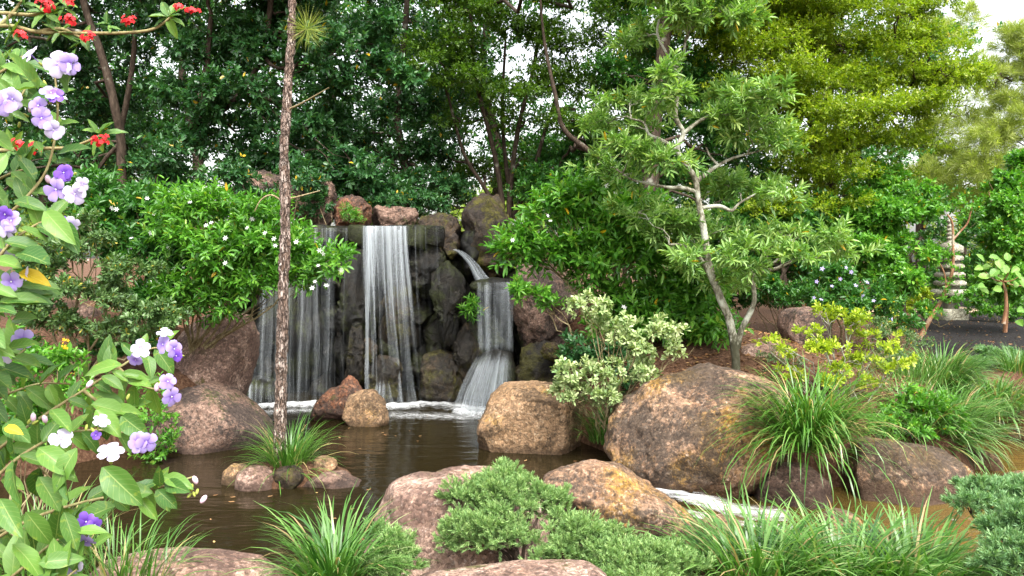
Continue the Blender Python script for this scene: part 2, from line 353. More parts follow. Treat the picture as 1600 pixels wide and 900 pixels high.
def water_mat(name, tint, murk, murk_fac, wave=(3.0, 9.0), bump=0.25):
    m, n, l, out = nodes_of(name)
    g = n.new('ShaderNodeNewGeometry')
    mp = n.new('ShaderNodeMapping'); mp.inputs['Scale'].default_value = (wave[0], wave[1], 1); l.new(g.outputs['Position'], mp.inputs[0])
    a = n.new('ShaderNodeTexNoise'); a.inputs['Scale'].default_value = 0.9; a.inputs['Detail'].default_value = 4; a.inputs['Distortion'].default_value = 0.5; l.new(mp.outputs[0], a.inputs['Vector'])
    b = n.new('ShaderNodeBump'); b.inputs['Strength'].default_value = bump; b.inputs['Distance'].default_value = 0.05; l.new(a.outputs[0], b.inputs['Height'])
    tr = n.new('ShaderNodeBsdfTransparent'); tr.inputs[0].default_value = (*tint, 1)
    df = n.new('ShaderNodeBsdfDiffuse'); df.inputs[0].default_value = (*murk, 1)
    m1 = n.new('ShaderNodeMixShader'); m1.inputs[0].default_value = murk_fac; l.new(tr.outputs[0], m1.inputs[1]); l.new(df.outputs[0], m1.inputs[2])
    gl = n.new('ShaderNodeBsdfGlossy'); gl.inputs['Roughness'].default_value = 0.06; gl.inputs[0].default_value = (0.9, 0.9, 0.9, 1); l.new(b.outputs[0], gl.inputs['Normal'])
    fr = n.new('ShaderNodeFresnel'); fr.inputs[0].default_value = 1.33; l.new(b.outputs[0], fr.inputs['Normal'])
    m2 = n.new('ShaderNodeMixShader'); l.new(fr.outputs[0], m2.inputs[0]); l.new(m1.outputs[0], m2.inputs[1]); l.new(gl.outputs[0], m2.inputs[2])
    l.new(m2.outputs[0], out.inputs[0])
    return m
M['pond'] = water_mat('pond_water', (0.2, 0.13, 0.045), (0.024, 0.018, 0.007), 0.6, (1.6, 6.0), 0.3)
M['stream'] = water_mat('stream_water', (0.98, 0.8, 0.42), (0.26, 0.18, 0.05), 0.3, (2.5, 8.0), 0.35)

def fall_mat(name, lo, hi, su, sv, amax, seed):
    """Soft white water in merging vertical strands; UV = (metres across, metres down)."""
    m, n, l, out = nodes_of(name)
    uv = n.new('ShaderNodeTexCoord').outputs['UV']
    def strands(a, b, d, off, r=0.5):
        nonlocal uv
        mp = n.new('ShaderNodeMapping'); mp.inputs['Scale'].default_value = (a, b, 1); mp.inputs['Location'].default_value = (off, off * 0.37, 0)
        l.new(uv, mp.inputs[0])
        x = n.new('ShaderNodeTexNoise'); x.inputs['Scale'].default_value = 1; x.inputs['Detail'].default_value = d; x.inputs['Roughness'].default_value = r
        l.new(mp.outputs[0], x.inputs['Vector']); return x.outputs[0]
    def madd(a, k, b):
        x = n.new('ShaderNodeMath'); x.operation = 'MULTIPLY_ADD'; x.inputs[1].default_value = k; l.new(a, x.inputs[0]); l.new(b, x.inputs[2]); return x.outputs[0]
    at_ = n.new('ShaderNodeAttribute'); at_.attribute_name = 'dens'
    wb = n.new('ShaderNodeTexNoise'); wb.inputs['Scale'].default_value = 3.0; wb.inputs['Detail'].default_value = 3; l.new(uv, wb.inputs['Vector'])
    wa = n.new('ShaderNodeVectorMath'); wa.operation = 'MULTIPLY_ADD'; wa.inputs[1].default_value = (0.025, 0.0, 0.0); l.new(wb.outputs['Color'], wa.inputs[0]); l.new(uv, wa.inputs[2]); uv = wa.outputs[0]
    f = madd(strands(su, sv, 3, seed), 0.55, at_.outputs['Fac'])
    f = madd(strands(su * 0.22, sv * 0.8, 3, seed + 5), 1.05, f)
    f = madd(strands(su * 0.25, sv * 7, 4, seed + 9, 0.6), 0.16, f)
    mr = n.new('ShaderNodeMapRange'); mr.interpolation_type = 'SMOOTHSTEP'; mr.inputs[1].default_value = lo; mr.inputs[2].default_value = hi; mr.inputs[3].default_value = 0; mr.inputs[4].default_value = amax
    l.new(f, mr.inputs[0])
    p = n.new('ShaderNodeBsdfPrincipled'); p.inputs['Base Color'].default_value = (0.74, 0.80, 0.83, 1); p.inputs['Roughness'].default_value = 0.5
    tl = n.new('ShaderNodeBsdfTranslucent'); tl.inputs[0].default_value = (0.74, 0.80, 0.83, 1)
    mw = n.new('ShaderNodeMixShader'); mw.inputs[0].default_value = 0.35; l.new(p.outputs[0], mw.inputs[1]); l.new(tl.outputs[0], mw.inputs[2])
    tr = n.new('ShaderNodeBsdfTransparent')
    mx = n.new('ShaderNodeMixShader'); l.new(mr.outputs[0], mx.inputs[0]); l.new(tr.outputs[0], mx.inputs[1]); l.new(mw.outputs[0], mx.inputs[2])
    l.new(mx.outputs[0], out.inputs[0])
    return m

def plain(name, col, rough=0.6, spec=0.3, trans=0.0, spec_noise=None):
    m, n, l, out = nodes_of(name)
    p = n.new('ShaderNodeBsdfPrincipled'); p.inputs['Roughness'].default_value = rough; p.inputs['Specular IOR Level'].default_value = spec
    tc = n.new('ShaderNodeTexCoord'); no = n.new('ShaderNodeTexNoise'); no.inputs['Scale'].default_value = 30; l.new(tc.outputs['Object'], no.inputs['Vector'])
    c = mixc(n, l, no.outputs[0], tuple(x * 0.85 for x in col), tuple(min(1, x * 1.12) for x in col)); l.new(c, p.inputs['Base Color'])
    if trans:
        t = n.new('ShaderNodeBsdfTranslucent'); l.new(c, t.inputs[0]); mx = n.new('ShaderNodeMixShader'); mx.inputs[0].default_value = trans
        l.new(p.outputs[0], mx.inputs[1]); l.new(t.outputs[0], mx.inputs[2]); l.new(mx.outputs[0], out.inputs[0])
    else: l.new(p.outputs[0], out.inputs[0])
    return m
M['white_petal'] = plain('white_petal', (0.8, 0.8, 0.76), 0.5, 0.3, 0.3)
M['red_petal'] = plain('red_petal', (0.62, 0.015, 0.02), 0.5, 0.3, 0.2)
M['yellow_petal'] = plain('yellow_petal', (0.75, 0.45, 0.01), 0.5, 0.3, 0.2)
M['bud'] = plain('bud', (0.7, 0.5, 0.6), 0.5, 0.3, 0.1)
M['calyx'] = plain('calyx', (0.3, 0.34, 0.06), 0.5, 0.3, 0.1)
M['path'] = plain('path_sand', (0.5, 0.36, 0.24), 0.9, 0.2)
M['dark_gap'] = plain('pagoda_shadow_stone', (0.16, 0.15, 0.12), 0.9, 0.2)  # darker stone for the storeys, shade beneath the roofs put into the colour

# ---------------------------------------------------------------- terrain, pond, stream
POOL = np.array([(-5.2, 7.6), (-4.6, 5.4), (-3.6, 4.75), (-1.6, 4.7), (-0.3, 4.95), (0.6, 5.2), (1.3, 6.0), (1.5, 7.6), (1.2, 8.8), (0.75, 9.8), (0.7, 13.45), (-4.6, 13.45), (-4.6, 10.6), (-3.6, 9.7), (-4.4, 9.0)])
STREAM = np.array([(0.9, 5.6), (2.0, 5.5), (3.2, 5.2), (5.2, 5.2), (7.0, 6.2), (8.5, 8.0), (10.5, 10.5), (9.5, 11.6), (7.4, 11.2), (5.8, 10.7), (5.05, 9.5), (4.8, 8.8), (4.5, 8.25), (3.0, 8.15), (2.0, 8.1), (1.0, 8.0)])
def sdf(poly, x, y):
    """Signed distance to a polygon, positive outside."""
    d = np.full(x.shape, 1e9); ins = np.zeros(x.shape, bool); n = len(poly)
    for i in range(n):
        a, b = poly[i], poly[(i + 1) % n]; e = b - a
        t = np.clip(((x - a[0]) * e[0] + (y - a[1]) * e[1]) / (e @ e), 0, 1)
        d = np.minimum(d, np.hypot(x - a[0] - t * e[0], y - a[1] - t * e[1]))
        c = (a[1] > y) != (b[1] > y)
        with np.errstate(divide='ignore', invalid='ignore'):
            ins ^= c & (x < (b[0] - a[0]) * (y - a[1]) / (b[1] - a[1] + 1e-12) + a[0])
    return np.where(ins, -d, d)

def height(x, y):
    x = np.asarray(x, float); y = np.asarray(y, float)
    h = 0.5 - 0.24 * sstep(3.2, 4.3, y) * (1 - sstep(6.0, 8.2, y)) + 0.75 * np.exp(-((x - 2.6) / 1.9) ** 2 - ((y - 10.9) / 2.3) ** 2) + 0.9 * np.exp(-((x + 6.2) / 2.2) ** 2 - ((y - 11) / 2.6) ** 2)
    h = h + 2.0 * sstep(12.9, 13.7, y) * sstep(-8.5, -5.0, x) * (1 - sstep(0.2, 2.2, x)) * (1 - sstep(17, 22, y))
    h = h + 0.06 * fbm(np.stack([x.ravel() * 0.8, y.ravel() * 0.8, x.ravel() * 0], -1), 3, 5).reshape(x.shape)
    h = h + 0.35 * sstep(9, 30, np.hypot(x, y)) * 0.3
    w = sstep(-0.35, 0.22, sdf(POOL, x, y)); h = -0.55 + (h + 0.55) * w
    w = sstep(-0.45, 0.22, sdf(STREAM, x, y)); h = np.minimum(h, -0.26 + (h + 0.26) * w)
    return h

def hz(x, y): return float(height(np.array([x]), np.array([y]))[0])

def grid(xs, ys, zf):
    X, Yg = np.meshgrid(xs, ys); Z = zf(X, Yg)
    V = np.stack([X, Yg, Z], -1).reshape(-1, 3); nx, ny = len(xs), len(ys)
    i = (np.arange(ny - 1)[:, None] * nx + np.arange(nx - 1)[None]).ravel()
    return V, np.stack([i, i + 1, i + 1 + nx, i + nx], -1)

xs = np.unique(np.concatenate([np.linspace(-400, -30, 14), np.linspace(-30, -9, 22), np.linspace(-9, 11, 140), np.linspace(11, 30, 20), np.linspace(30, 400, 14)]))
ys = np.unique(np.concatenate([np.linspace(-400, -10, 14), np.linspace(-10, 2, 14), np.linspace(2, 16, 105), np.linspace(16, 40, 26), np.linspace(40, 500, 14)]))
V, Fq = grid(xs, ys, height)
tag(link('ground', raw_mesh('ground', V, Fq, M['soil'], smooth=True)), kind='structure')

def flat_poly(name, poly, z, mat, n=1):
    bm = bmesh.new(); vs = [bm.verts.new((p[0], p[1], z)) for p in poly]; bm.faces.new(vs)
    bmesh.ops.triangulate(bm, faces=bm.faces[:]); bm.normal_update()
    for f in bm.faces:
        if f.normal.z < 0: f.normal_flip()
    me = bpy.data.meshes.new(name); bm.to_mesh(me); bm.free(); me.materials.append(mat)
    return link(name, me)
def grow(poly, k):
    c = poly.mean(0); d = poly - c; return c + d * (1 + k / np.linalg.norm(d, axis=1, keepdims=True))
pw = np.array([(-6, 7.6), (-5, 4.5), (-1.6, 4.4), (0.5, 4.6), (1.25, 5.6), (1.5, 7.0), (2.2, 8.6), (1.5, 10.4), (1.5, 13.2), (-6, 13.2)])
tag(flat_poly('pond_water', pw, 0.0, M['pond']), kind='structure')
tag(flat_poly('stream_water', grow(STREAM, 0.35), -0.09, M['stream']), kind='structure')
# a pale sand path far right behind the pagoda
V, Fq = grid(np.linspace(9.2, 13.5, 20), np.linspace(22.2, 24.0, 8), lambda x, y: height(x, y) + 0.02)
tag(link('path', raw_mesh('path', V, Fq, M['path'])), kind='structure')

# ---------------------------------------------------------------- rocks
_ico = {}
def ico(sub):
    if sub not in _ico:
        bm = bmesh.new(); bmesh.ops.create_icosphere(bm, subdivisions=sub, radius=1)
        v = np.array([x.co[:] for x in bm.verts]); f = np.array([[q.index for q in p.verts] for p in bm.faces]); bm.free()
        _ico[sub] = (v / np.linalg.norm(v, axis=1, keepdims=True), f)
    return _ico[sub]

def rock_shape(poly, d, half, seed, sub=5, rough=0.05, cuts=5, p=2.7):
    """A boulder whose outline seen from the path is poly (photo pixels) at distance d; half = half depth in metres."""
    g = np.random.default_rng(seed)
    P = np.array([at(x, y, d) for x, y in poly]); c2 = np.array([0.5 * (P[:, 0].min() + P[:, 0].max()), 0.5 * (P[:, 2].min() + P[:, 2].max())])
    q = P[:, [0, 2]] - c2
    t = np.linspace(0, 1, 24, endpoint=False)[None, :, None]
    dense = (q[:, None] * (1 - t) + np.roll(q, -1, 0)[:, None] * t).reshape(-1, 2)
    th = np.arctan2(dense[:, 1], dense[:, 0]); rr = np.hypot(dense[:, 0], dense[:, 1]); o = np.argsort(th)
    S, Fc = ico(sub)
    a = np.arctan2(S[:, 2], S[:, 0]); Rr = np.interp(a, th[o], rr[o], period=2 * np.pi)
    rho = (1 - np.abs(S[:, 1]) ** p) ** (1 / p)
    sy = S[:, 1]
    V = np.stack([np.cos(a) * Rr * rho, sy * half, np.sin(a) * Rr * rho], -1)
    size = float(rr.mean())
    for k in range(cuts):
        n = g.normal(0, 1, 3); n[1] = -abs(n[1]) * 1.5 - 0.25; n[2] = n[2] * 0.8 + 0.25; n /= np.linalg.norm(n)
        proj = V @ n; off = proj.max() * g.uniform(0.68, 0.9)
        V = V - n * (np.maximum(proj - off, 0) * 0.92)[:, None]
    dirn = nrmz(V)
    q = V / size
    nz = fbm(q * 1.5 + seed * 3.1, 3, seed) * 0.55 + fbm(q * 5 + seed, 4, seed + 9, 0.6) * 0.3
    ridge = 1 - np.abs(fbm(q * 2.2 + seed * 1.7, 4, seed + 31, 0.55)); nz = nz - 0.55 * np.clip(ridge - 0.82, 0, 1) * 3.0
    lv = fbm(q * 1.7 + seed, 3, seed + 51) * 5; nz = nz + 0.22 * (np.floor(lv) + sstep(0.35, 0.65, lv - np.floor(lv))) / 2 + fbm(q * 14 + seed, 3, seed + 77, 0.6) * 0.16
    nz = nz - np.percentile(nz, 60)
    V = V + dirn * (nz * rough * size)[:, None]
    return V, Fc, np.array([c2[0], d, c2[1]])

ROCKN = 0
def rock(label, poly, d, half, mat, sub=5, rough=0.09, cuts=5, name='boulder', cat='rock', group=None, p=2.7):
    global ROCKN
    ROCKN += 1
    V, Fc, c = rock_shape(poly, d, half, 100 + ROCKN * 7, sub, rough, cuts, p)
    zb = V[:, 2].min()
    V[:, 2] -= zb
    o = link(name, raw_mesh(name, V, Fc, M[mat], smooth=True), None, (c[0], c[1], c[2] + zb))
    return tag(o, label, cat, group)

def oval(x0, y0, x1, y1, n=14, seed=0, j=0.10, sq=2.6):
    g = np.random.default_rng(seed + int(x0 * 7 + y0)); a = np.arange(n) / n * 2 * np.pi
    c, s = np.cos(a), np.sin(a); r = (np.abs(c) ** sq + np.abs(s) ** sq) ** (-1 / sq) * (1 + g.uniform(-j, j * 0.4, n))
    return [(0.5 * (x0 + x1) + 0.5 * (x1 - x0) * r[i] * c[i], 0.5 * (y0 + y1) + 0.5 * (y1 - y0) * r[i] * s[i]) for i in range(n)]

rock('largest boulder, rounded brown granite with ochre stain, beside the rapids',
     [(948, 700), (960, 660), (985, 625), (1020, 598), (1060, 583), (1110, 576), (1160, 582), (1200, 592), (1222, 610), (1225, 645), (1212, 690), (1190, 730), (1170, 760), (1130, 778), (1080, 780), (1030, 772), (990, 750), (955, 722)], 8.1, 0.8, 'granite', 6, 0.075, 6)
rock('squarish ochre granite block rising from the pond below the small waterfall',
     [(752, 700), (750, 665), (765, 622), (785, 603), (840, 601), (897, 604), (913, 630), (908, 680), (905, 716), (850, 722), (790, 718)], 9.25, 0.55, 'granite_ochre', 6, 0.06, 5, p=4)
rock('pink speckled granite slab left of the juniper at the pond edge',
     [(545, 800), (600, 766), (650, 748), (700, 736), (735, 737), (800, 745), (850, 775), (870, 840), (840, 905), (760, 915), (660, 912), (600, 900), (560, 860)], 5.6, 0.55, 'granite_pink', 6, 0.06, 5)
rock('long brown granite slab sloping down right, in front of the largest boulder',
     [(846, 748), (870, 735), (900, 727), (935, 724), (970, 729), (990, 742), (1030, 770), (1070, 800), (1112, 838), (1116, 862), (1060, 880), (980, 885), (900, 880), (850, 820)], 6.3, 0.5, 'granite', 6, 0.08, 6)
rock('flat pinkish foreground slab under the purple flowering shrub',
     [(130, 915), (150, 885), (230, 868), (330, 872), (400, 882), (440, 910), (420, 960), (300, 975), (160, 960)], 4.65, 0.35, 'granite_pink', 5, 0.05, 3)
rock('flat pale foreground stone along the bottom edge below the juniper',
     [(640, 915), (700, 906), (780, 898), (860, 891), (930, 892), (960, 912), (930, 950), (800, 965), (680, 950)], 4.2, 0.3, 'granite_pink', 5, 0.05, 3)
rock('upright rounded brown boulder left of the waterfall, above another boulder',
     [(272, 570), (285, 520), (315, 494), (350, 486), (385, 493), (400, 520), (396, 560), (384, 598), (372, 630), (300, 640), (275, 610)], 10.3, 0.6, 'granite_pink', 5, 0.05, 4)
rock('low wide brown boulder at the left pond edge under the upright boulder',
     [(232, 700), (248, 645), (280, 610), (320, 599), (360, 612), (392, 640), (415, 665), (428, 695), (400, 725), (300, 730), (240, 722)], 9.5, 0.7, 'granite_brown', 5, 0.06, 4)
rock('brown bank boulder behind the purple flowers at left', oval(120, 530, 268, 720, seed=3), 10.2, 0.7, 'granite_brown', 5, 0.08)
rock('brown bank rock behind shrub leaves at the far left edge', oval(-20, 560, 140, 720, seed=5), 9.6, 0.7, 'granite_brown', 5, 0.08)
rock('small brown rock high on the left bank under rosette leaved shrub', oval(95, 478, 160, 560, seed=8), 10.8, 0.4, 'granite_brown', 4, 0.1)
# trio in the pool
rock('reddish brown rock, left of the trio in the pool', [(486, 648), (495, 625), (515, 608), (535, 602), (548, 622), (545, 650), (520, 664), (490, 662)], 10.75, 0.25, 'rock_red', 5, 0.12, 6, group='rock trio in the pool')
rock('reddish brown peaked rock, middle and tallest of the trio in the pool', [(520, 645), (524, 612), (535, 595), (548, 587), (560, 598), (568, 612), (560, 650), (535, 660)], 10.85, 0.22, 'rock_red', 5, 0.14, 6, group='rock trio in the pool')
rock('smoother ochre brown rock, right of the trio in the pool', [(534, 650), (545, 620), (560, 610), (585, 608), (600, 625), (608, 660), (590, 672), (550, 672)], 10.45, 0.25, 'granite_ochre', 4, 0.08, 5, group='rock trio in the pool')
# island
rock('pale brown rock at the left end of the grassy islet', [(348, 758), (350, 735), (362, 726), (385, 726), (392, 745), (385, 772), (360, 774)], 7.75, 0.14, 'granite_ochre', 4, 0.08, 4, group='islet rim rocks')
rock('pink rock on the front rim of the grassy islet', [(368, 765), (372, 738), (390, 728), (415, 730), (430, 745), (432, 768), (415, 778), (380, 778)], 7.6, 0.16, 'granite_pink', 4, 0.08, 5, group='islet rim rocks')
rock('mossy rock in the middle of the islet rim', oval(425, 728, 478, 776, seed=2), 7.65, 0.15, 'rock_moss', 5, 0.08, 4, group='islet rim rocks')
rock('flat brown rock at the right end of the islet, strewn with leaves', [(465, 770), (480, 750), (500, 740), (535, 738), (560, 752), (575, 768), (540, 782), (490, 784)], 7.7, 0.22, 'granite_brown', 4, 0.08, 3, group='islet rim rocks')
rock('small rounded tan rock on top of the islet under the grass', oval(487, 713, 526, 742, seed=4), 7.9, 0.13, 'granite_ochre', 4, 0.06, 3, group='islet rim rocks')
# right bank
rock('long grey brown boulder with ochre foot beside the shallow stream', [(1322, 775), (1328, 725), (1345, 690), (1400, 692), (1450, 700), (1490, 708), (1509, 728), (1508, 760), (1490, 790), (1420, 805), (1340, 805)], 7.75, 0.55, 'granite', 5, 0.08, 6)
rock('brown rock under the hanging grass at the rapids', [(1178, 790), (1180, 760), (1195, 738), (1225, 728), (1265, 730), (1292, 748), (1297, 790), (1270, 805), (1190, 805)], 7.55, 0.35, 'granite_brown', 5, 0.08, 5)
rock('small tan rock at the right end of the long stream boulder', oval(1502, 700, 1556, 758, seed=7), 8.7, 0.3, 'granite_ochre', 4, 0.08)
rock('brown rock under grass at the far right stream bank', oval(1556, 628, 1625, 705, seed=9), 10.1, 0.45, 'granite_ochre', 4, 0.09)
rock('small speckled rock at the right picture edge in the stream', oval(1574, 738, 1640, 800, seed=9), 7.6, 0.3, 'granite', 4, 0.07)
rock('pinkish rock behind the largest boulder at the tree foot', oval(1140, 535, 1245, 620, seed=9), 9.6, 0.45, 'granite_pink', 4, 0.08)
rock('brown rock half sunk in the litter slope behind the grey tree', oval(1222, 478, 1290, 545, seed=12), 11.4, 0.5, 'granite_brown', 4, 0.08)
rock('small tan rock between the sloping slab and the foreground grass', oval(1095, 808, 1160, 880, seed=12), 5.9, 0.25, 'granite_ochre', 4, 0.08)
rock('small tan rock at the stream edge behind the foreground grass', oval(1285, 800, 1345, 850, seed=13), 5.9, 0.22, 'granite_ochre', 4, 0.08)

# ---------------------------------------------------------------- waterfall cliff
def cliff():
    g = np.random.default_rng(11)
    x0, x1 = at(360, 0, 13.1)[0], at(835, 0, 13.1)[0]
    nx, nz = 220, 130
    X, Z = np.meshgrid(np.linspace(x0, x1, nx), np.linspace(-0.5, 2.60, nz)); P = np.stack([X.ravel(), Z.ravel()], -1)
    wob = np.stack([fbm(np.c_[P * 2, P[:, :1] * 0], 3, 2), fbm(np.c_[P * 2, P[:, :1] * 0 + 9], 3, 6)], -1) * 0.09
    C = np.stack([g.uniform(x0, x1, 70), g.uniform(-0.5, 2.7, 70)], -1)
    D2 = np.linalg.norm(((P + wob)[:, None] - C[None]) * np.array([1, 0.8]), axis=2); o = np.argsort(D2, 1)[:, :2]
    d1 = np.take_along_axis(D2, o[:, :1], 1)[:, 0]; d2 = np.take_along_axis(D2, o[:, 1:], 1)[:, 0]
    off = g.uniform(0, 0.42, 70)[o[:, 0]]; tilt = (g.normal(0, 0.35, (70, 2))[o[:, 0]] * ((P + wob) - C[o[:, 0]])).sum(1)
    Yv = 13.15 - (off + tilt) * sstep(0.0, 0.09, d2 - d1) - 0.16 * sstep(0, 0.25, d2 - d1) - 0.08 * fbm(np.c_[P * 5, P[:, :1] * 0], 4, 8, 0.6) - 0.1 * (1 - P[:, 1] / 2.6)
    V = np.stack([P[:, 0], Yv, P[:, 1]], -1)
    i = (np.arange(nz - 1)[:, None] * nx + np.arange(nx - 1)[None]).ravel()
    c = np.array([V[:, 0].mean(), 13.0, -0.5])
    o = link('rock_face', raw_mesh('rock_face', V - c, np.stack([i, i + 1, i + 1 + nx, i + nx], -1), M['rock_wet'], smooth=True), None, c)
    tag(o, 'dark wet rock face behind the falling water', 'rock face')
cliff()
# straight wet lip
lip = thing('stone_ledge', 'straight dark wet ledge that the main waterfall spills over', 'ledge', at(545, 360, 12.6))
g = np.random.default_rng(4); xe = [466, 497, 520, 552, 577, 610, 634, 668, 696]
for k in range(8):
    t0 = 352 + g.uniform(-1.5, 2)
    V, Fc, c = rock_shape([(xe[k] - 2, t0 + 4), (xe[k] + 1, t0), (xe[k + 1] - 1, t0 + g.uniform(-1, 1)), (xe[k + 1] + 2, t0 + 5), (xe[k + 1] + 1, 378 + g.uniform(-4, 16)), (xe[k], 376 + g.uniform(-4, 16))], 12.95 + g.uniform(-.05, .05), 0.55, 900 + k, 4, 0.06, 2, 7)
    child('ledge_slab', V + c, Fc, M['rock_wet'], lip, smooth=True)

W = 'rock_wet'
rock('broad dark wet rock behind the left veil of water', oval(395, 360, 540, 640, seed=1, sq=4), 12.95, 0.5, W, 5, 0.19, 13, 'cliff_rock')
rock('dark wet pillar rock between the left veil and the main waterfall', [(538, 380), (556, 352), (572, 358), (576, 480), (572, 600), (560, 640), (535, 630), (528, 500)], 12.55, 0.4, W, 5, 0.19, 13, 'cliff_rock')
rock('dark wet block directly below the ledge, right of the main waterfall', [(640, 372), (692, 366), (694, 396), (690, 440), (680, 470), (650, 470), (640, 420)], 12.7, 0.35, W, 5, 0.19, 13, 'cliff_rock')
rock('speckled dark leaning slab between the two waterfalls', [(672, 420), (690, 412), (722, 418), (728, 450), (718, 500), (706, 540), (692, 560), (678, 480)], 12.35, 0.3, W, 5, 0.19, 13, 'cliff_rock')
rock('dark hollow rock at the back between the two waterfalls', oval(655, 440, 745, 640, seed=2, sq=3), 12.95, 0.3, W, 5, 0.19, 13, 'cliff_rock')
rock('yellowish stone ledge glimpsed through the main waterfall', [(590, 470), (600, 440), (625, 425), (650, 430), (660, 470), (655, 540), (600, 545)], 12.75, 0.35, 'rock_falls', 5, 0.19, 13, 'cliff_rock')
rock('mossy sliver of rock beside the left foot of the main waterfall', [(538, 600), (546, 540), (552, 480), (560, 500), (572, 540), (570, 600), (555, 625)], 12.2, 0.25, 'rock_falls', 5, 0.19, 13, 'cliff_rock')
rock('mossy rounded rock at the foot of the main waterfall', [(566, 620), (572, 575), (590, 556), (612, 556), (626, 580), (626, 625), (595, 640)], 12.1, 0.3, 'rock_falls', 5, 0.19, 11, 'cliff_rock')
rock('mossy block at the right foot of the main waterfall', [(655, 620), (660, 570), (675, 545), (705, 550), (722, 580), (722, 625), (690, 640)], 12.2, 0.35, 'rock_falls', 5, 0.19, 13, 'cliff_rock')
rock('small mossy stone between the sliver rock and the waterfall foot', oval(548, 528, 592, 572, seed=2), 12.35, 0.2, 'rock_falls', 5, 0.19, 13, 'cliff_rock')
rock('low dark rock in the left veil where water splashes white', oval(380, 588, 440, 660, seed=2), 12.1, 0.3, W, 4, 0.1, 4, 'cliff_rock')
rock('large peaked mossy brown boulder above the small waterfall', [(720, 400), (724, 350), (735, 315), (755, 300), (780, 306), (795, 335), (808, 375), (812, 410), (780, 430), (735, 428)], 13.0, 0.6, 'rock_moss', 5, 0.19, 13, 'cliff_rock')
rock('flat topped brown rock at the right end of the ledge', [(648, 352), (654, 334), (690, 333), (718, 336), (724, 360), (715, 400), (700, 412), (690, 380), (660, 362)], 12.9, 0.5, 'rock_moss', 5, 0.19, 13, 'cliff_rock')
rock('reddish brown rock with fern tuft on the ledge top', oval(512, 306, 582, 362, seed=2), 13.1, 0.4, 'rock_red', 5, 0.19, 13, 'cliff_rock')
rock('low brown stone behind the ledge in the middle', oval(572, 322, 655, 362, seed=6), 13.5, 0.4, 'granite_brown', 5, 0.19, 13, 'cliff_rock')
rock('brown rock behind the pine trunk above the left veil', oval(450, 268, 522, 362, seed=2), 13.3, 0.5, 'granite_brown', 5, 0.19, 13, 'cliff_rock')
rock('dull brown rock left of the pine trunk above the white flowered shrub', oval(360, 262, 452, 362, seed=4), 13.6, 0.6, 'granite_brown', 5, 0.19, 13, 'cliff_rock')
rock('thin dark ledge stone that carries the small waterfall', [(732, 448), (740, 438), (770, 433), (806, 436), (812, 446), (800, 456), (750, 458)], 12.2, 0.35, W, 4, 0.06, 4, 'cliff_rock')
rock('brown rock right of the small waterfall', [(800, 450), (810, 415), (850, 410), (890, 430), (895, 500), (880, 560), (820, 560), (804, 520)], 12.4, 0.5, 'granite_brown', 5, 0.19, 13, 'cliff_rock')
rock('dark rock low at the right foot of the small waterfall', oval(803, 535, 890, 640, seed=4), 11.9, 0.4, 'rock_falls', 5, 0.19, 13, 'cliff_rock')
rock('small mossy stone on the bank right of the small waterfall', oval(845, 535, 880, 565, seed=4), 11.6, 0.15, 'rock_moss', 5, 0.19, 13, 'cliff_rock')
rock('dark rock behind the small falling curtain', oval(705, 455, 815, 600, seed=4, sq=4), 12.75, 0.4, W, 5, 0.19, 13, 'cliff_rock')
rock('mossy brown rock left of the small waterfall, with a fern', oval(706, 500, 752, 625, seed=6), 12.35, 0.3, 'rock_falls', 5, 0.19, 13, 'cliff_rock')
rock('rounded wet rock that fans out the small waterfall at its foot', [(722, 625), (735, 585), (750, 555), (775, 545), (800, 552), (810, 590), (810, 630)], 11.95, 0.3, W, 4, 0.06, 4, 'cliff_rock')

def curtain(name, label, top, bot, d0, d1, mat, nu=36, nv=40, seed=0, bulge=0.0, dens=None, power=0.6, kind='structure', sp=1.3, ew=0.12):
    """top/bot = (x0, x1, y) photo pixels; the sheet leaves the lip at d0 and lands at d1."""
    g = np.random.default_rng(seed)
    u = np.linspace(0, 1, nu); v = np.linspace(0, 1, nv); Ug, Vg = np.meshgrid(u, v)
    spread = Vg ** sp
    d = d0 + (d1 - d0) * Vg ** power
    x0 = top[0] + (bot[0] - top[0]) * spread; x1 = top[1] + (bot[1] - top[1]) * spread
    px = x0 + (x1 - x0) * Ug; py = top[2] + (bot[2] - top[2]) * Vg
    px = px + 2.2 * fbm(np.stack([Ug.ravel() * 4, Vg.ravel() * 3, Ug.ravel() * 0 + seed], -1), 3, seed + 3).reshape(px.shape) * Vg
    X = (px - 800) / F * d; Z = CZ + (HY - py) / F * d
    if bot[2] > 600: Z = Z[0] + (Z - Z[0]) * ((Z[0] + 0.03) / (Z[0] - Z[-1]))      # reach the pond
    q = np.stack([X.ravel() * 9, X.ravel() * 0 + seed, Z.ravel() * 0.8], -1)
    D = d - 0.09 * fbm(q, 3, seed).reshape(d.shape) * (0.15 + Vg) - bulge * np.sin(np.pi * Ug) * Vg
    V = np.stack([X, D, Z], -1).reshape(-1, 3)
    i = (np.arange(nv - 1)[:, None] * nu + np.arange(nu - 1)[None]).ravel()
    Wd = (max(top[1] - top[0], bot[1] - bot[0])) / F * d0; Hh = (bot[2] - top[2]) / F * d0
    uv = np.stack([Ug * Wd, Vg * Hh], -1).reshape(-1, 2)
    de = np.zeros_like(Ug) if dens is None else dens(Ug, Vg)
    edge = -0.45 * (1 - sstep(0, ew, Ug) * sstep(0, ew, 1 - Ug))
    c = V[np.argmin(V[:, 2])]
    o = link(name, raw_mesh(name, V - c, np.stack([i, i + 1, i + 1 + nu, i + nu], -1), mat, smooth=True, attrs={'dens': (de + edge).ravel()}, uv=uv), None, c)
    tag(o, label, 'waterfall' if label else None, kind=kind)
    return o
FA = fall_mat('fall_strands', 0.70, 1.5, 62, 0.25, 0.68, 1.0)
FB = fall_mat('fall_veil', 0.80, 1.6, 56, 0.2, 0.40, 7.0)
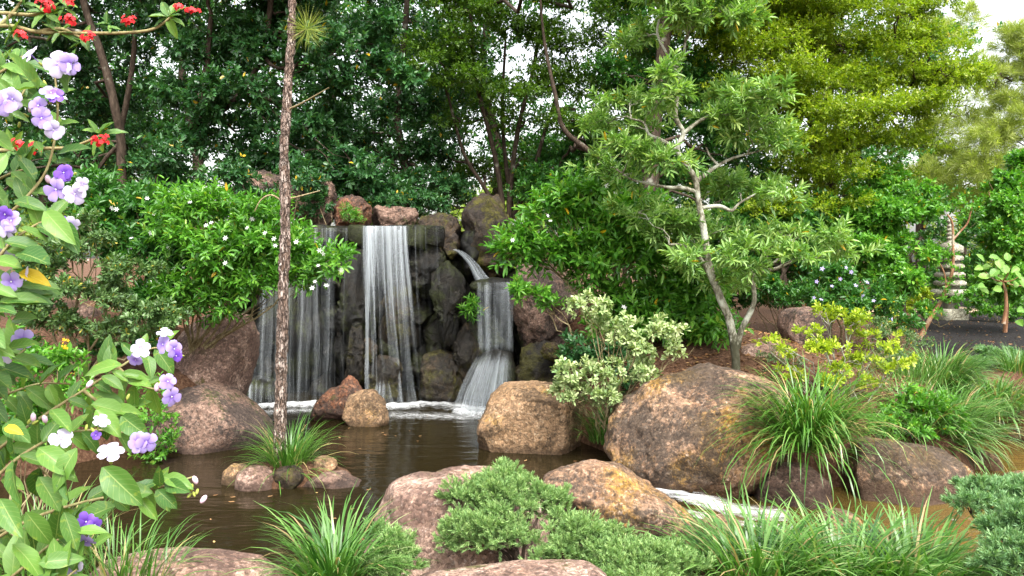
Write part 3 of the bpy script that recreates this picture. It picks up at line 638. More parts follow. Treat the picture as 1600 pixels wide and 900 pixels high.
FC = fall_mat('fall_small', 0.66, 1.5, 60, 0.4, 0.7, 3.0)
dtop = lambda U, Vv: 0.16 * (1 - Vv) + 0.1 * sstep(0.86, 1, Vv) + 0.06
curtain('waterfall', None, (563, 642, 353), (566, 676, 622), 12.42, 11.95, FA, nu=60, seed=1, dens=lambda U, Vv: 0.22 * (1 - Vv) ** 1.5 - 0.10 * sstep(0.25, 0.6, Vv) * (1 - sstep(0.85, 1, Vv)) - 0.12 * sstep(0.55, 1, U) * Vv)
curtain('waterfall', None, (572, 632, 353), (585, 650, 620), 12.36, 11.82, FA, seed=2, dens=lambda U, Vv: 0.10 * (1 - Vv) - 0.12 * sstep(0.2, 0.6, Vv))
curtain('waterfall', None, (570, 590, 354), (568, 582, 618), 12.38, 11.9, FA, nu=12, seed=3, dens=lambda U, Vv: 0.12 - 0.1 * Vv)
curtain('waterfall', None, (636, 692, 354), (640, 715, 600), 12.42, 12.05, FB, seed=4, dens=lambda U, Vv: -0.12 - 0.1 * Vv)
curtain('waterfall', None, (400, 470, 372), (388, 470, 632), 12.5, 11.95, FB, seed=5, dens=lambda U, Vv: 0.0 + 0.14 * Vv)
curtain('waterfall', None, (455, 552, 356), (450, 545, 630), 12.42, 12.0, FB, seed=6, dens=lambda U, Vv: 0.06 - 0.02 * Vv)
curtain('waterfall', None, (430, 510, 370), (440, 520, 630), 12.3, 11.9, FA, seed=7, dens=lambda U, Vv: -0.2 + 0.02 * Vv)
curtain('waterfall', None, (385, 432, 590), (383, 436, 642), 11.85, 11.6, FA, seed=8, nv=14, dens=lambda U, Vv: 0.05 - 0.3 * (1 - sstep(0, 0.3, Vv)), bulge=0.1)
curtain('waterfall', None, (742, 806, 441), (746, 806, 560), 11.95, 11.72, FC, seed=9, dens=lambda U, Vv: 0.06 - 0.14 * np.sin(np.pi * U) ** 2 - 0.3 * sstep(0.82, 1, Vv))
curtain('waterfall', None, (745, 800, 441), (748, 806, 556), 11.9, 11.64, FC, seed=10, dens=lambda U, Vv: -0.06 - 0.3 * sstep(0.85, 1, Vv))
curtain('waterfall', None, (750, 806, 540), (690, 814, 614), 11.66, 11.35, FC, nu=40, seed=11, nv=24, bulge=0.24, dens=lambda U, Vv: 0.12 - 0.4 * (1 - sstep(0, 0.3, Vv)), power=0.55, sp=0.75, ew=0.25)
curtain('waterfall', None, (750, 800, 548), (706, 806, 612), 11.6, 11.25, FC, nu=40, seed=12, nv=24, bulge=0.3, dens=lambda U, Vv: 0.04 - 0.4 * (1 - sstep(0, 0.3, Vv)), power=0.55, sp=0.75, ew=0.25)
curtain('waterfall', None, (590, 606, 585), (574, 628, 622), 11.75, 11.55, FA, seed=13, nv=16, bulge=0.1, dens=lambda U, Vv: 0.1 - 0.4 * (1 - sstep(0, 0.4, Vv)), sp=0.8, ew=0.25)
# the spout that shoots over the mossy boulder on to the small ledge
sp = smooth_path([at(712, 391, 12.6), at(722, 396, 12.5), at(738, 412, 12.35), (at(748, 428, 12.25)), at(756, 440, 12.2)], 20)
nu = 14; V = []; UV = []; de = []
for k, p_ in enumerate(sp):
    w = 0.05 + 0.075 * (k / 19) ** 1.5
    for j in range(nu):
        a = j / (nu - 1) * math.pi * 1.2 - 0.3
        V.append(p_ + np.array([math.cos(a) * w, -math.sin(a) * w * 0.7, math.sin(a) * w * 0.35])); UV.append((j / nu * 0.25, k / 19 * 0.6)); de.append(0.16 - 0.3 * abs(j / (nu - 1) - 0.5))
i = (np.arange(19)[:, None] * nu + np.arange(nu - 1)[None]).ravel(); V = np.array(V)
o = link('waterfall', raw_mesh('waterfall', V, np.stack([i, i + 1, i + 1 + nu, i + nu], -1), FC, smooth=True, attrs={'dens': de}, uv=np.array(UV)))
tag(o, kind='structure')

# foam
def foam_mat(name, lo, hi, sc=(1, 1, 1), amax=0.9):
    m, n, l, out = nodes_of(name)
    g = n.new('ShaderNodeNewGeometry'); x = n.new('ShaderNodeTexNoise'); x.inputs['Scale'].default_value = 11; x.inputs['Detail'].default_value = 8; x.inputs['Roughness'].default_value = 0.72; x.inputs['Distortion'].default_value = 0.6
    mp = n.new('ShaderNodeMapping'); mp.inputs['Scale'].default_value = sc; mp.inputs['Rotation'].default_value = (0, 0, 0.25); l.new(g.outputs['Position'], mp.inputs[0]); l.new(mp.outputs[0], x.inputs['Vector'])
    a = n.new('ShaderNodeAttribute'); a.attribute_name = 'dens'
    s = n.new('ShaderNodeMath'); s.operation = 'ADD'; l.new(x.outputs[0], s.inputs[0]); l.new(a.outputs['Fac'], s.inputs[1])
    mr = n.new('ShaderNodeMapRange'); mr.inputs[1].default_value = lo; mr.inputs[2].default_value = hi; mr.inputs[4].default_value = amax; l.new(s.outputs[0], mr.inputs[0])
    p = n.new('ShaderNodeBsdfPrincipled'); p.inputs['Base Color'].default_value = (0.85, 0.86, 0.85, 1); p.inputs['Roughness'].default_value = 0.6
    tr = n.new('ShaderNodeBsdfTransparent'); mx = n.new('ShaderNodeMixShader'); l.new(mr.outputs[0], mx.inputs[0]); l.new(tr.outputs[0], mx.inputs[1]); l.new(p.outputs[0], mx.inputs[2]); l.new(mx.outputs[0], out.inputs[0])
    return m
M['foam'] = foam_mat('foam', 0.40, 1.0, (1, 1.4, 1), 0.8)
M['rapids'] = foam_mat('rapids_foam', 0.48, 0.9, (0.5, 1.8, 1), 0.8)
def foam(cpts, width, z, seed, amp=0.05, den=0.12, mat='foam'):
    c = smooth_path([(q_[0], q_[1], q_[2] if len(q_) > 2 else z) for q_ in cpts], 90); t = nrmz(np.gradient(c, axis=0)); s = np.stack([-t[:, 1], t[:, 0], t[:, 2] * 0], -1)
    nv = 24; v = np.linspace(-1, 1, nv)
    P = c[:, None] + s[:, None] * (v[None, :, None] * width)
    q = P.reshape(-1, 3); e = (1 - np.abs(np.tile(v, 90))) ** 0.9
    u = np.repeat(np.linspace(0, 1, 90), nv); e2 = e * sstep(0, 0.08, u) * sstep(0, 0.08, 1 - u)
    q = q.copy(); q[:, 2] = q[:, 2] + 0.006 + amp * e2 * (0.45 + 0.55 * fbm(q * np.array([7, 7, 1]), 3, seed))
    i = (np.arange(89)[:, None] * nv + np.arange(nv - 1)[None]).ravel()
    tag(link('foam', raw_mesh('foam', q, np.stack([i, i + 1, i + 1 + nv, i + nv], -1), M[mat], smooth=True, attrs={'dens': den + 0.05 + 0.42 * (e2 - 0.6)})), kind='stuff')
X_ = lambda px, d: (px - 800) / F * d
foam([(X_(385, 11.6), 11.55), (X_(430, 11.7), 11.75), (X_(490, 11.9), 11.85), (X_(545, 11.9), 11.85)], 0.24, 0, 1, 0.06, 0.10)
foam([(X_(565, 11.8), 11.75), (X_(620, 11.6), 11.65), (X_(680, 11.8), 11.85), (X_(740, 11.4), 11.4), (X_(815, 11.4), 11.45)], 0.3, 0, 2, 0.05, 0.04)
foam([(X_(380, 11.1), 11.1), (X_(470, 11.2), 11.3), (X_(560, 11.1), 11.2)], 0.4, 0, 3, 0.01, -0.12)
foam([(X_(600, 11.0), 11.0), (X_(700, 10.9), 10.9), (X_(800, 10.8), 10.8)], 0.5, 0, 4, 0.01, -0.13)
foam([(1.2, 7.6, 0.0), (1.5, 7.4, 0.0), (1.75, 7.22, -0.03), (2.05, 7.08, -0.075), (2.5, 6.95, -0.08)], 0.3, -0.07, 5, 0.03, 0.05, 'rapids')
foam([(1.3, 6.9, 0.0), (1.55, 6.8, -0.01), (1.9, 6.72, -0.07), (2.5, 6.6, -0.08)], 0.22, -0.08, 6, 0.02, -0.06, 'rapids')
foam([(X_(1480, 6.8), 6.85), (X_(1540, 6.9), 6.95), (X_(1600, 7), 7.0)], 0.2, -0.085, 8, 0.01, -0.24, 'rapids')
foam([(X_(705, 11.2), 11.15), (X_(745, 11.2), 11.1), (X_(815, 11.2), 11.15)], 0.24, 0, 9, 0.09, 0.0)
foam([(X_(572, 11.6), 11.6), (X_(610, 11.5), 11.5), (X_(660, 11.6), 11.6)], 0.24, 0, 10, 0.09, 0.0)
foam([(X_(385, 11.5), 11.5), (X_(440, 11.6), 11.65), (X_(540, 11.7), 11.75)], 0.24, 0, 11, 0.08, 0.0)

# ---------------------------------------------------------------- foliage machinery
T_FAR = (np.array([(0, 0, 0), (0.48, -0.5, 0.05), (1, 0, -0.06), (0.48, 0.5, 0.05)], float), np.array([[0, 1, 2, 3]]))
T_MID = (np.array([(0, 0, 0), (0.3, -0.46, 0.07), (0.68, -0.40, 0.03), (1, 0, -0.12), (0.68, 0.40, 0.03), (0.3, 0.46, 0.07)], float), np.array([[0, 1, 2, 3], [0, 3, 4, 5]]))
T_OBO = (np.array([(0, 0, 0), (0.45, -0.32, 0.05), (0.8, -0.5, 0.06), (1, 0, 0.0), (0.8, 0.5, 0.06), (0.45, 0.32, 0.05)], float), np.array([[0, 1, 2, 3], [0, 3, 4, 5]]))

def leaves(name, L5, tmpl, mat, root, kind='stuff'):
    pos, dr, nr, L, Wd, rnd = L5
    T, Fi = tmpl; n, k = len(pos), len(T)
    side = nrmz(np.cross(nr, dr)); up = np.cross(dr, side)
    V = pos[:, None] + L[:, None, None] * (T[None, :, 0, None] * dr[:, None] + T[None, :, 2, None] * up[:, None]) + (Wd[:, None, None] * T[None, :, 1, None]) * side[:, None]
    Fq = (Fi[None] + (np.arange(n) * k)[:, None, None]).reshape(-1, Fi.shape[1])
    return child(name, V.reshape(-1, 3), Fq, mat, root, attrs={'rnd': np.repeat(rnd, k)}, kind=kind)

def cl(px, py, rx, ry, d, rd=None):
    """A clump of foliage: centre and radii in metres from photo measurements."""
    return (at(px, py, d), np.array([rx / F * d, (rx / F * d * 0.8) if rd is None else rd, ry / F * d]))

def foliage(clumps, n, L, Wd, g, per=9, twig=0.12, upb=0.3, nup=0.9, subs=8, subr=0.42, along=0.45, spread=0.9, jit=0.25, shell=0.5, droop=0.0):
    C = np.array([c for c, r in clumps]); Rr = np.array([r for c, r in clumps])
    w = (Rr[:, 0] * Rr[:, 2] + Rr[:, 1] * Rr[:, 2] + Rr[:, 0] * Rr[:, 1]) ** 1.1; w /= w.sum()
    nt = max(1, n // per)
    ci = g.choice(len(C), nt, p=w)
    sub = nrmz(g.normal(0, 1, (len(C), subs, 3))) * g.uniform(0.3, 1.05, (len(C), subs, 1))
    sr = g.uniform(0.6, 1.2, (len(C), subs)) * subr
    si = g.integers(0, subs, nt)
    u = nrmz(g.normal(0, 1, (nt, 3))) * (g.uniform(0, 1, nt) ** shell)[:, None]
    lp = sub[ci, si] + u * sr[ci, si][:, None]
    pos = C[ci] + lp * Rr[ci]
    out = nrmz(lp * Rr[ci] * 0.5 + u * Rr[ci])
    stem = nrmz(out * 0.8 + UP * upb + g.normal(0, 0.45, (nt, 3)))
    a = nrmz(np.cross(stem, g.normal(0, 1, (nt, 3)))); b_ = np.cross(stem, a)
    j = np.arange(per); t = (j[None] + g.uniform(0, 1, (nt, per))) / per
    az = j[None] * 2.4 + g.uniform(0, 6.28, (nt, 1)) + g.normal(0, 0.3, (nt, per))
    perp = a[:, None] * np.cos(az)[..., None] + b_[:, None] * np.sin(az)[..., None]
    p = pos[:, None] + stem[:, None] * (twig * t)[..., None]
    dr = nrmz(stem[:, None] * (along + 0.6 * t[..., None]) + perp * spread - UP * droop + g.normal(0, 0.12, (nt, per, 3)))
    nr = nrmz(UP * nup + out[:, None] * 0.3 + stem[:, None] * 0.3 + g.normal(0, 0.45, (nt, per, 3)))
    m = nt * per
    tone = np.clip(np.repeat(g.normal(0.5, 0.13, nt)[:, None], per, 1) + g.normal(0, 0.2, (nt, per)), 0, 0.965).ravel()
    tone[g.uniform(0, 1, m) < 0.006] = 1.0
    return (p.reshape(m, 3), dr.reshape(m, 3), nr.reshape(m, 3), L * g.uniform(1 - jit, 1 + jit, m), Wd * g.uniform(1 - jit, 1 + jit, m), tone)

def limbs(root, mat, base, clumps, r0, g, amp=0.12, arch=0.05, sides=6, twigs=3, rt=0.006, fork=None, n=9):
    """One branch part from the base (or the nearest point of the trunk) out to each clump, with its twigs."""
    for c, r in clumps:
        b = MB()
        s = base if fork is None else fork[np.argmin(np.linalg.norm((fork - (c - UP * 0.12)), axis=1))]
        pth = wander(s, c, amp, n, arch, g)
        ra = r0 * g.uniform(0.7, 1.1)
        b.tube(pth, np.linspace(ra, max(ra * 0.25, rt), n), sides)
        for k in range(twigs):
            e = c + nrmz(g.normal(0, 1, 3)) * r * 0.8
            q0 = pth[g.integers(n // 2, n)]
            b.tube(wander(q0, e, amp, 6, 0.05, g), np.linspace(max(ra * 0.35, rt), rt * 0.5, 6), 4)
        b.build('branch', mat, root)

def shrub(name, label, cat, clumps, n, L, Wd, mat, seed, tmpl=T_MID, base=None, r0=0.02, bark='twig', group=None, trunk=None, fork=None, twigs=3, flowers=None, limb_amp=0.12, rt=0.004, crown_name='crown', **kw):
    g = np.random.default_rng(seed)
    if base is None:
        c = np.mean([q for q, r in clumps], 0); base = np.array([c[0], c[1] + 0.1, hz(c[0], c[1] + 0.1)])
    root = thing(name, label, cat, base, group)
    fk = None
    if trunk:
        b = MB(); fk = []
        for pts, ra, rb in trunk:
            nn = max(12, 5 * len(pts)); sp = smooth_path(pts, nn); b.tube(sp, np.linspace(ra, rb, nn), 9, 0.12, seed); fk.append(sp[nn // 4:])
        fk = np.concatenate(fk); b.build('trunk', M[bark], root)
    limbs(root, M[bark], np.asarray(base), clumps, r0, g, limb_amp, twigs=twigs, rt=rt, fork=fk)
    leaves(crown_name, foliage(clumps, n, L, Wd, g, **kw), tmpl, M[mat], root)
    return root

# star flower shared mesh
def star_mesh(name, mat, petals=6, wide=0.36, cup=0.15):
    V = [(0, 0, 0)]; Fc = []
    for k in range(petals):
        a = k / petals * 2 * math.pi
        for rr, da, z in ((0.5, -wide, cup * 0.5), (1.0, 0.0, cup * 0.6), (0.5, wide, cup * 0.5)):
            V.append((math.cos(a + da) * rr, math.sin(a + da) * rr, z))
        s = 1 + 3 * k; Fc.append([0, s, s + 1, s + 2])
    return raw_mesh(name, np.array(V), np.array(Fc), mat)
STAR = star_mesh('flower', M['white_petal'])
def flowers_on(root, pts, size, mesh=STAR, name='flower', toward=np.array([0, -1, 0.5]), g=rng):
    for p in pts:
        o = link(name, mesh, root); o.location = np.asarray(p) - np.array(root.location)
        d = Vector(nrmz(toward + g.normal(0, 0.35, 3))); o.rotation_euler = d.to_track_quat('Z', 'Y').to_euler()
        s = size * g.uniform(0.8, 1.2); o.scale = (s, s, s)

# ---------------------------------------------------------------- background trees
def tree(name, label, trunk, clumps, n, L, Wd, mat, seed, bark='bark_dark', r0=0.04, tmpl=T_FAR, **kw):
    b0 = np.array(trunk[0][0][0], float); b0[2] = hz(b0[0], b0[1]) - 0.05
    tr = [(list(p), a, b) for p, a, b in trunk]; tr[0][0][0] = b0
    return shrub(name, label, 'tree', clumps, n, L, Wd, mat, seed, tmpl, base=b0, r0=r0, bark=bark, trunk=tr, limb_amp=0.2, **kw)

# big dark evergreen, upper left
tree('evergreen_tree', 'dark glossy evergreen tree with bent grey limbs at upper left',
     [([at(185, 330, 15.2), at(190, 250, 15.2), at(180, 170, 15), at(160, 90, 15), at(130, 0, 15), at(100, -160, 15)], 0.10, 0.05),
      ([at(186, 215, 15.2), at(205, 120, 15), at(215, 20, 14.8), at(240, -120, 14.8)], 0.06, 0.03)],
     [cl(60, 60, 90, 70, 15.5), cl(150, 20, 80, 60, 16), cl(100, 170, 80, 70, 16.2), cl(40, 240, 70, 60, 15.5), cl(250, 40, 80, 60, 15.2), cl(170, 120, 70, 60, 16.4), cl(210, 250, 80, 50, 16),
      cl(30, -60, 150, 60, 15), cl(230, -80, 150, 60, 15), cl(110, 270, 80, 45, 15.8), cl(-40, 130, 80, 120, 15.5), cl(-40, 300, 80, 60, 15)],
     48000, 0.115, 0.056, 'dark_leaf', 21, tmpl=T_FAR, twig=0.16, subs=9)
tree('evergreen_tree', 'dark glossy evergreen tree whose leafy boughs spread behind the pine trunk',
     [([at(262, 330, 14.6), at(250, 260, 14.6), at(268, 215, 14.4), at(300, 195, 14.2), at(350, 170, 14.2), at(395, 120, 14.2), at(420, 30, 14.2), at(430, -120, 14)], 0.085, 0.045),
      ([at(300, 195, 14.2), at(320, 120, 14.2), at(330, 20, 14.2)], 0.08, 0.04)],
     [cl(330, 60, 80, 60, 14.2), cl(400, 30, 80, 50, 14.6), cl(300, 140, 70, 50, 14.8), cl(390, 150, 80, 50, 14.0), cl(510, 90, 80, 40, 13.6), cl(590, 70, 60, 40, 13.8), cl(610, 115, 45, 35, 13.6), cl(540, 120, 60, 30, 13.7), cl(450, 200, 70, 40, 14),
      cl(320, 225, 80, 45, 14.2), cl(400, 260, 80, 40, 14.4), cl(500, 190, 60, 30, 14.8), cl(520, 250, 70, 40, 13.7), cl(560, 285, 60, 30, 13.9), cl(470, 30, 60, 40, 14.5), cl(300, -60, 150, 60, 14), cl(500, -60, 170, 55, 14), cl(250, 290, 60, 40, 14.4)],
     44000, 0.11, 0.056, 'dark_leaf', 22, tmpl=T_MID, twig=0.16, subs=9)
tree('evergreen_tree', 'thin dark tree full of sky gaps behind the main waterfall',
     [([at(640, 335, 16.5), at(632, 260, 16.5), at(620, 180, 16.5), at(630, 80, 16.5), at(640, -60, 16.5)], 0.10, 0.05)],
     [cl(560, 200, 70, 40, 16.5), cl(640, 170, 80, 40, 17), cl(600, 250, 80, 40, 16.8), cl(680, 230, 70, 40, 16.5), cl(540, 40, 70, 40, 17), cl(640, 30, 80, 40, 17), cl(680, 290, 80, 30, 16), cl(600, 300, 70, 25, 15.8), cl(720, 130, 60, 50, 17), cl(600, -60, 170, 50, 16.5), cl(480, 270, 80, 50, 16.5), cl(620, 110, 60, 25, 17)],
     40000, 0.10, 0.05, 'dark_leaf', 23, twig=0.16)
# olive fine leaved tree, centre, multi stemmed
st = [([at(790, 345, 15.8), at(780, 280, 15.8), at(765, 210, 15.6), at(745, 130, 15.5), at(735, 20, 15.5)], 0.06, 0.03),
      ([at(795, 340, 15.8), at(800, 270, 15.7), at(812, 190, 15.5), at(835, 100, 15.5), at(850, -20, 15.5)], 0.06, 0.03),
      ([at(800, 340, 15.9), at(830, 280, 15.7), at(850, 210, 15.5), at(880, 120, 15.5)], 0.05, 0.03),
      ([at(785, 340, 15.9), at(755, 290, 15.9), at(725, 240, 15.8), at(700, 150, 15.6)], 0.05, 0.025),
      ([at(800, 330, 16), at(790, 250, 16), at(785, 170, 16), at(790, 60, 15.8)], 0.05, 0.025)]
tree('fine_leaved_tree', 'olive green fine leaved tree with many dark stems behind the peaked boulder', st,
     [cl(720, 60, 80, 50, 15.2), cl(800, 40, 90, 50, 15.3), cl(880, 60, 80, 50, 15.2), cl(760, 130, 80, 30, 15), cl(850, 130, 80, 35, 15), cl(930, 130, 70, 40, 15), cl(700, 10, 90, 40, 15.4), cl(950, 40, 80, 50, 15), cl(900, 190, 60, 30, 14.8), cl(820, 190, 50, 22, 15.4),
      cl(690, 100, 60, 25, 15.2), cl(830, -60, 200, 50, 15.2), cl(960, 190, 60, 35, 14.8), cl(720, 190, 50, 25, 16), cl(690, 260, 60, 40, 17), cl(760, 280, 70, 36, 17), cl(840, 270, 60, 36, 17),
      (np.array([0.3, 9.2, 7.2]), np.array([1.3, 1.1, 0.6])), (np.array([1.6, 9.5, 7.3]), np.array([1.2, 1.1, 0.6])), (np.array([0.9, 8.4, 7.2]), np.array([1.1, 1.0, 0.6])), (np.array([-0.5, 8.3, 7.2]), np.array([1.2, 1.0, 0.6])), (np.array([2.3, 10.4, 7.4]), np.array([1.1, 1.1, 0.6]))],  # unseen overhanging boughs, added to shade the waterfall
     88000, 0.07, 0.036, 'olive_leaf', 24, twig=0.14, upb=0.15, nup=1.2)
tree('fine_leaved_tree', 'shaded fine leaved tree with a slanting trunk right of the peaked boulder',
     [([at(985, 345, 14.2), at(970, 300, 14.2), at(950, 262, 14.2), at(915, 232, 14.2), at(880, 200, 14.2), at(868, 150, 14.2), at(850, 60, 14.4), at(840, -60, 14.4)], 0.075, 0.02),
      ([at(1016, 345, 14.0), at(1016, 290, 14), at(1018, 230, 14), at(1030, 130, 14), at(1045, 0, 14)], 0.17, 0.11)],
     [cl(900, 250, 80, 35, 15.5), cl(850, 290, 70, 35, 15.5), cl(960, 230, 80, 40, 15.2), cl(1010, 130, 80, 60, 14.6), cl(1060, 60, 90, 50, 14.8), cl(1080, 160, 80, 60, 14.8), cl(930, 310, 80, 35, 15), cl(1060, 260, 90, 50, 14.8), cl(1150, 240, 80, 60, 14.8), cl(1180, 330, 80, 50, 14.5), cl(1040, -60, 160, 50, 14.6)],
     66000, 0.08, 0.042, 'shade_leaf', 25, twig=0.14)
# lime layered tree, right
pads = [(1130, 40, 80, 28), (1200, 70, 90, 26), (1290, 50, 90, 26), (1370, 75, 90, 26), (1450, 60, 70, 26), (1250, 115, 100, 26), (1350, 120, 100, 28), (1440, 115, 80, 24), (1500, 110, 50, 22), (1230, 165, 80, 24), (1320, 175, 100, 26), (1410, 170, 80, 24),
        (1240, 215, 80, 26), (1300, 225, 70, 24), (1390, 220, 70, 24), (1280, 270, 80, 26), (1380, 275, 50, 22), (1230, 320, 70, 26), (1310, 315, 60, 24), (1160, 10, 120, 30), (1280, 0, 120, 28), (1420, 10, 80, 26), (1200, -50, 200, 30), (1400, -50, 150, 30), (1180, 130, 60, 26), (1150, 90, 70, 26)]
gg = np.random.default_rng(5)
tree('layered_tree', 'lime green tree with feathery layered foliage at upper right',
     [([at(1290, 430, 16.2), at(1288, 360, 16.2), at(1300, 290, 16.2), at(1285, 210, 16.1), at(1300, 120, 16), at(1295, 20, 16)], 0.12, 0.05),
      ([at(1300, 290, 16.2), at(1340, 230, 15.8), at(1390, 180, 15.6), at(1440, 110, 15.4)], 0.05, 0.02)],
     [cl(x, y, rx, ry, 13.2 + gg.uniform(0, 2.6)) for x, y, rx, ry in [(a, b_, c_, d_ * 0.72) for a, b_, c_, d_ in pads] + [(x + gg.uniform(-40, 40), y + gg.uniform(-15, 15), rx * 0.6, ry * 0.55) for x, y, rx, ry in pads]], 205000, 0.06, 0.034, 'lime_leaf', 26, twig=0.24, upb=0.16, nup=1.2, per=12, subs=20, subr=0.27)
# dark hedge trees below the lime tree
tree('evergreen_tree', 'mid green bushy tree with forked dark stems left of the stone pagoda',
     [([at(1385, 500, 14.5), at(1383, 455, 14.5), at(1375, 400, 14.5), at(1360, 340, 14.5)], 0.07, 0.03),
      ([at(1384, 460, 14.5), at(1410, 420, 14.4), at(1440, 370, 14.3)], 0.045, 0.02), ([at(1410, 500, 14.7), at(1412, 450, 14.6), at(1405, 380, 14.6)], 0.05, 0.02)],
     [cl(1340, 330, 60, 40, 14.3), cl(1400, 330, 60, 40, 14.2), cl(1360, 390, 60, 36, 14), cl(1400, 400, 44, 34, 14), cl(1320, 410, 50, 36, 14.2), cl(1390, 440, 50, 20, 13.8), cl(1400, 290, 50, 26, 14.8), cl(1290, 360, 50, 40, 14.8)],
     19000, 0.095, 0.048, 'bright_leaf', 27, tmpl=T_MID)
tree('evergreen_tree', 'shaded bushy tree behind the right branches of the grey tree',
     [([at(1230, 480, 13.6), at(1225, 430, 13.6), at(1210, 380, 13.6), at(1190, 320, 13.6)], 0.05, 0.025), ([at(1215, 480, 13.6), at(1218, 440, 13.6), at(1250, 390, 13.5)], 0.045, 0.02)],
     [cl(1200, 350, 60, 40, 13.8), cl(1250, 380, 50, 36, 13.7), cl(1180, 410, 50, 30, 14), cl(1270, 420, 40, 30, 13.8), cl(1140, 370, 50, 50, 14), cl(1240, 330, 50, 30, 14)],
     12000, 0.09, 0.046, 'shade_leaf', 28, tmpl=T_MID)
tree('red_stemmed_tree', 'bright leafy small tree with reddish stems right of the pagoda',
     [([at(1570, 490, 17), at(1575, 430, 17), at(1560, 360, 17), at(1545, 300, 17)], 0.045, 0.012), ([at(1575, 430, 17), at(1600, 360, 17), at(1590, 290, 17)], 0.035, 0.012)],
     [cl(1560, 310, 44, 36, 17), cl(1590, 330, 50, 36, 16.8), cl(1568, 380, 42, 34, 16.8), cl(1610, 400, 40, 50, 16.8), cl(1560, 430, 26, 30, 16.6), cl(1580, 450, 50, 26, 16.6), cl(1600, 280, 50, 30, 17.2)],
     12000, 0.10, 0.054, 'bright_leaf', 29, tmpl=T_MID, bark='bark_red')
def spray_tree(name, label, trunk, tufts, n, seed, d):
    g = np.random.default_rng(seed); b0 = np.array(trunk[0]); b0[2] = hz(b0[0], b0[1])
    root = thing(name, label, 'tree', b0)
    b = MB(); p = smooth_path([b0] + trunk[1:], 24); b.tube(p, np.linspace(0.2, 0.08, 24), 9, 0.1, seed)
    b.build('trunk', M['bark_dark'], root)
    b = MB(); 
    cs = [cl(*t) for t in tufts]
    for c, r in cs:
        s = p[np.argmin(np.linalg.norm(p - (c - UP * 0.8), axis=1))]; q = wander(s, c, 0.2, 12, 0.05, g); b.tube(q, np.linspace(0.06, 0.015, 12), 5)
        for k in range(5): b.tube(wander(q[g.integers(5, 12)], c + nrmz(g.normal(0, 1, 3)) * r, 0.15, 6, 0, g), np.linspace(0.022, 0.006, 6), 4)
    b.build('branches', M['bark_dark'], root)
    L5 = foliage(cs, n, 0.26, 0.015, g, per=24, twig=0.14, upb=0.5, along=0.7, spread=0.8, subs=12, subr=0.4, nup=0.2)
    leaves('crown', L5, T_FAR, M['pine_needle'], root)
spray_tree('pine_tree', 'pale pine with bare crooked branches against the white sky at far right', [at(1640, 480, 24), at(1640, 250, 24), at(1650, 50, 24), at(1660, -100, 24)],
           [(1560, 120, 40, 26, 24), (1600, 160, 50, 30, 24), (1580, 210, 60, 30, 23.5), (1540, 250, 50, 26, 23.5), (1600, 260, 50, 30, 23), (1580, 60, 40, 18, 24.5), (1620, 90, 50, 30, 24)], 36000, 31, 24)
spray_tree('pine_tree', 'pale yellowish pine behind the lime tree, left of the bare branched pine', [at(1440, 480, 27), at(1440, 300, 27), at(1450, 150, 27), at(1470, 20, 27)],
           [(1450, 50, 50, 36, 27), (1500, 40, 40, 30, 27.5), (1480, 120, 60, 36, 27), (1520, 170, 40, 30, 27), (1470, 210, 60, 36, 26.5), (1500, 260, 50, 34, 26.5), (1440, 280, 40, 34, 26), (1490, 310, 50, 26, 26), (1410, 60, 40, 30, 27)], 38000, 32, 27)
gb = np.random.default_rng(41)
BACKL = ['shaded dark tree far back at the upper left corner', 'shaded dark tree far back behind the pine trunk', 'shaded dark tree far back above the main waterfall', 'shaded olive tree far back above the peaked boulder', 'shaded olive tree far back behind the top of the twisting tree', 'shaded green tree far back behind the lime tree']
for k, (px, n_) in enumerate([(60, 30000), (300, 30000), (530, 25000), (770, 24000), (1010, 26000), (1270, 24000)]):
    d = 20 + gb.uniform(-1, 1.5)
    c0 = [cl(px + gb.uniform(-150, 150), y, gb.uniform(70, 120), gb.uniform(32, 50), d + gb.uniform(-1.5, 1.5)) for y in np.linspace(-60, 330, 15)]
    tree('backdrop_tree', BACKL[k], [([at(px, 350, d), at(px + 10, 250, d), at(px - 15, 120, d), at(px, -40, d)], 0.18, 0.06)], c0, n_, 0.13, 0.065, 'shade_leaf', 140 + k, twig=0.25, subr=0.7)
gfar = np.random.default_rng(99)
FARL = ['pale sunlit round tree in the distance at far left', 'pale sunlit tree far behind the left veil of water', 'pale distant tree behind the pine trunk gaps', 'pale distant tree behind the main waterfall', 'pale distant tree behind the peaked boulder',
        'pale distant tree behind the grey tree', 'pale distant tree below the lime tree', 'pale distant tree behind the pagoda', 'pale distant tree at the far right edge', 'distant green tree showing above the pagoda spire']
for k, (px, py, rx, ry, d) in enumerate([(60, 330, 150, 50, 34), (250, 330, 120, 45, 36), (430, 320, 120, 45, 33), (600, 325, 110, 38, 35), (770, 325, 110, 45, 32), (960, 340, 120, 70, 30), (1200, 380, 140, 80, 30), (1420, 400, 110, 70, 31), (1590, 380, 110, 80, 33), (1500, 290, 100, 60, 29)]):
    c0 = [cl(px + gfar.uniform(-rx, rx) * 0.7, py + gfar.uniform(-ry, ry) * 0.6, rx * 0.5, ry * 0.55, d + gfar.uniform(-1, 1)) for _ in range(6)]
    tree('distant_tree', FARL[k], [([at(px, 455, d), at(px + 6, py + 30, d), at(px, py, d)], 0.16, 0.07)], c0, 9000, 0.17, 0.085, 'far_leaf', 50 + k, bark='bark_dark', twig=0.25)

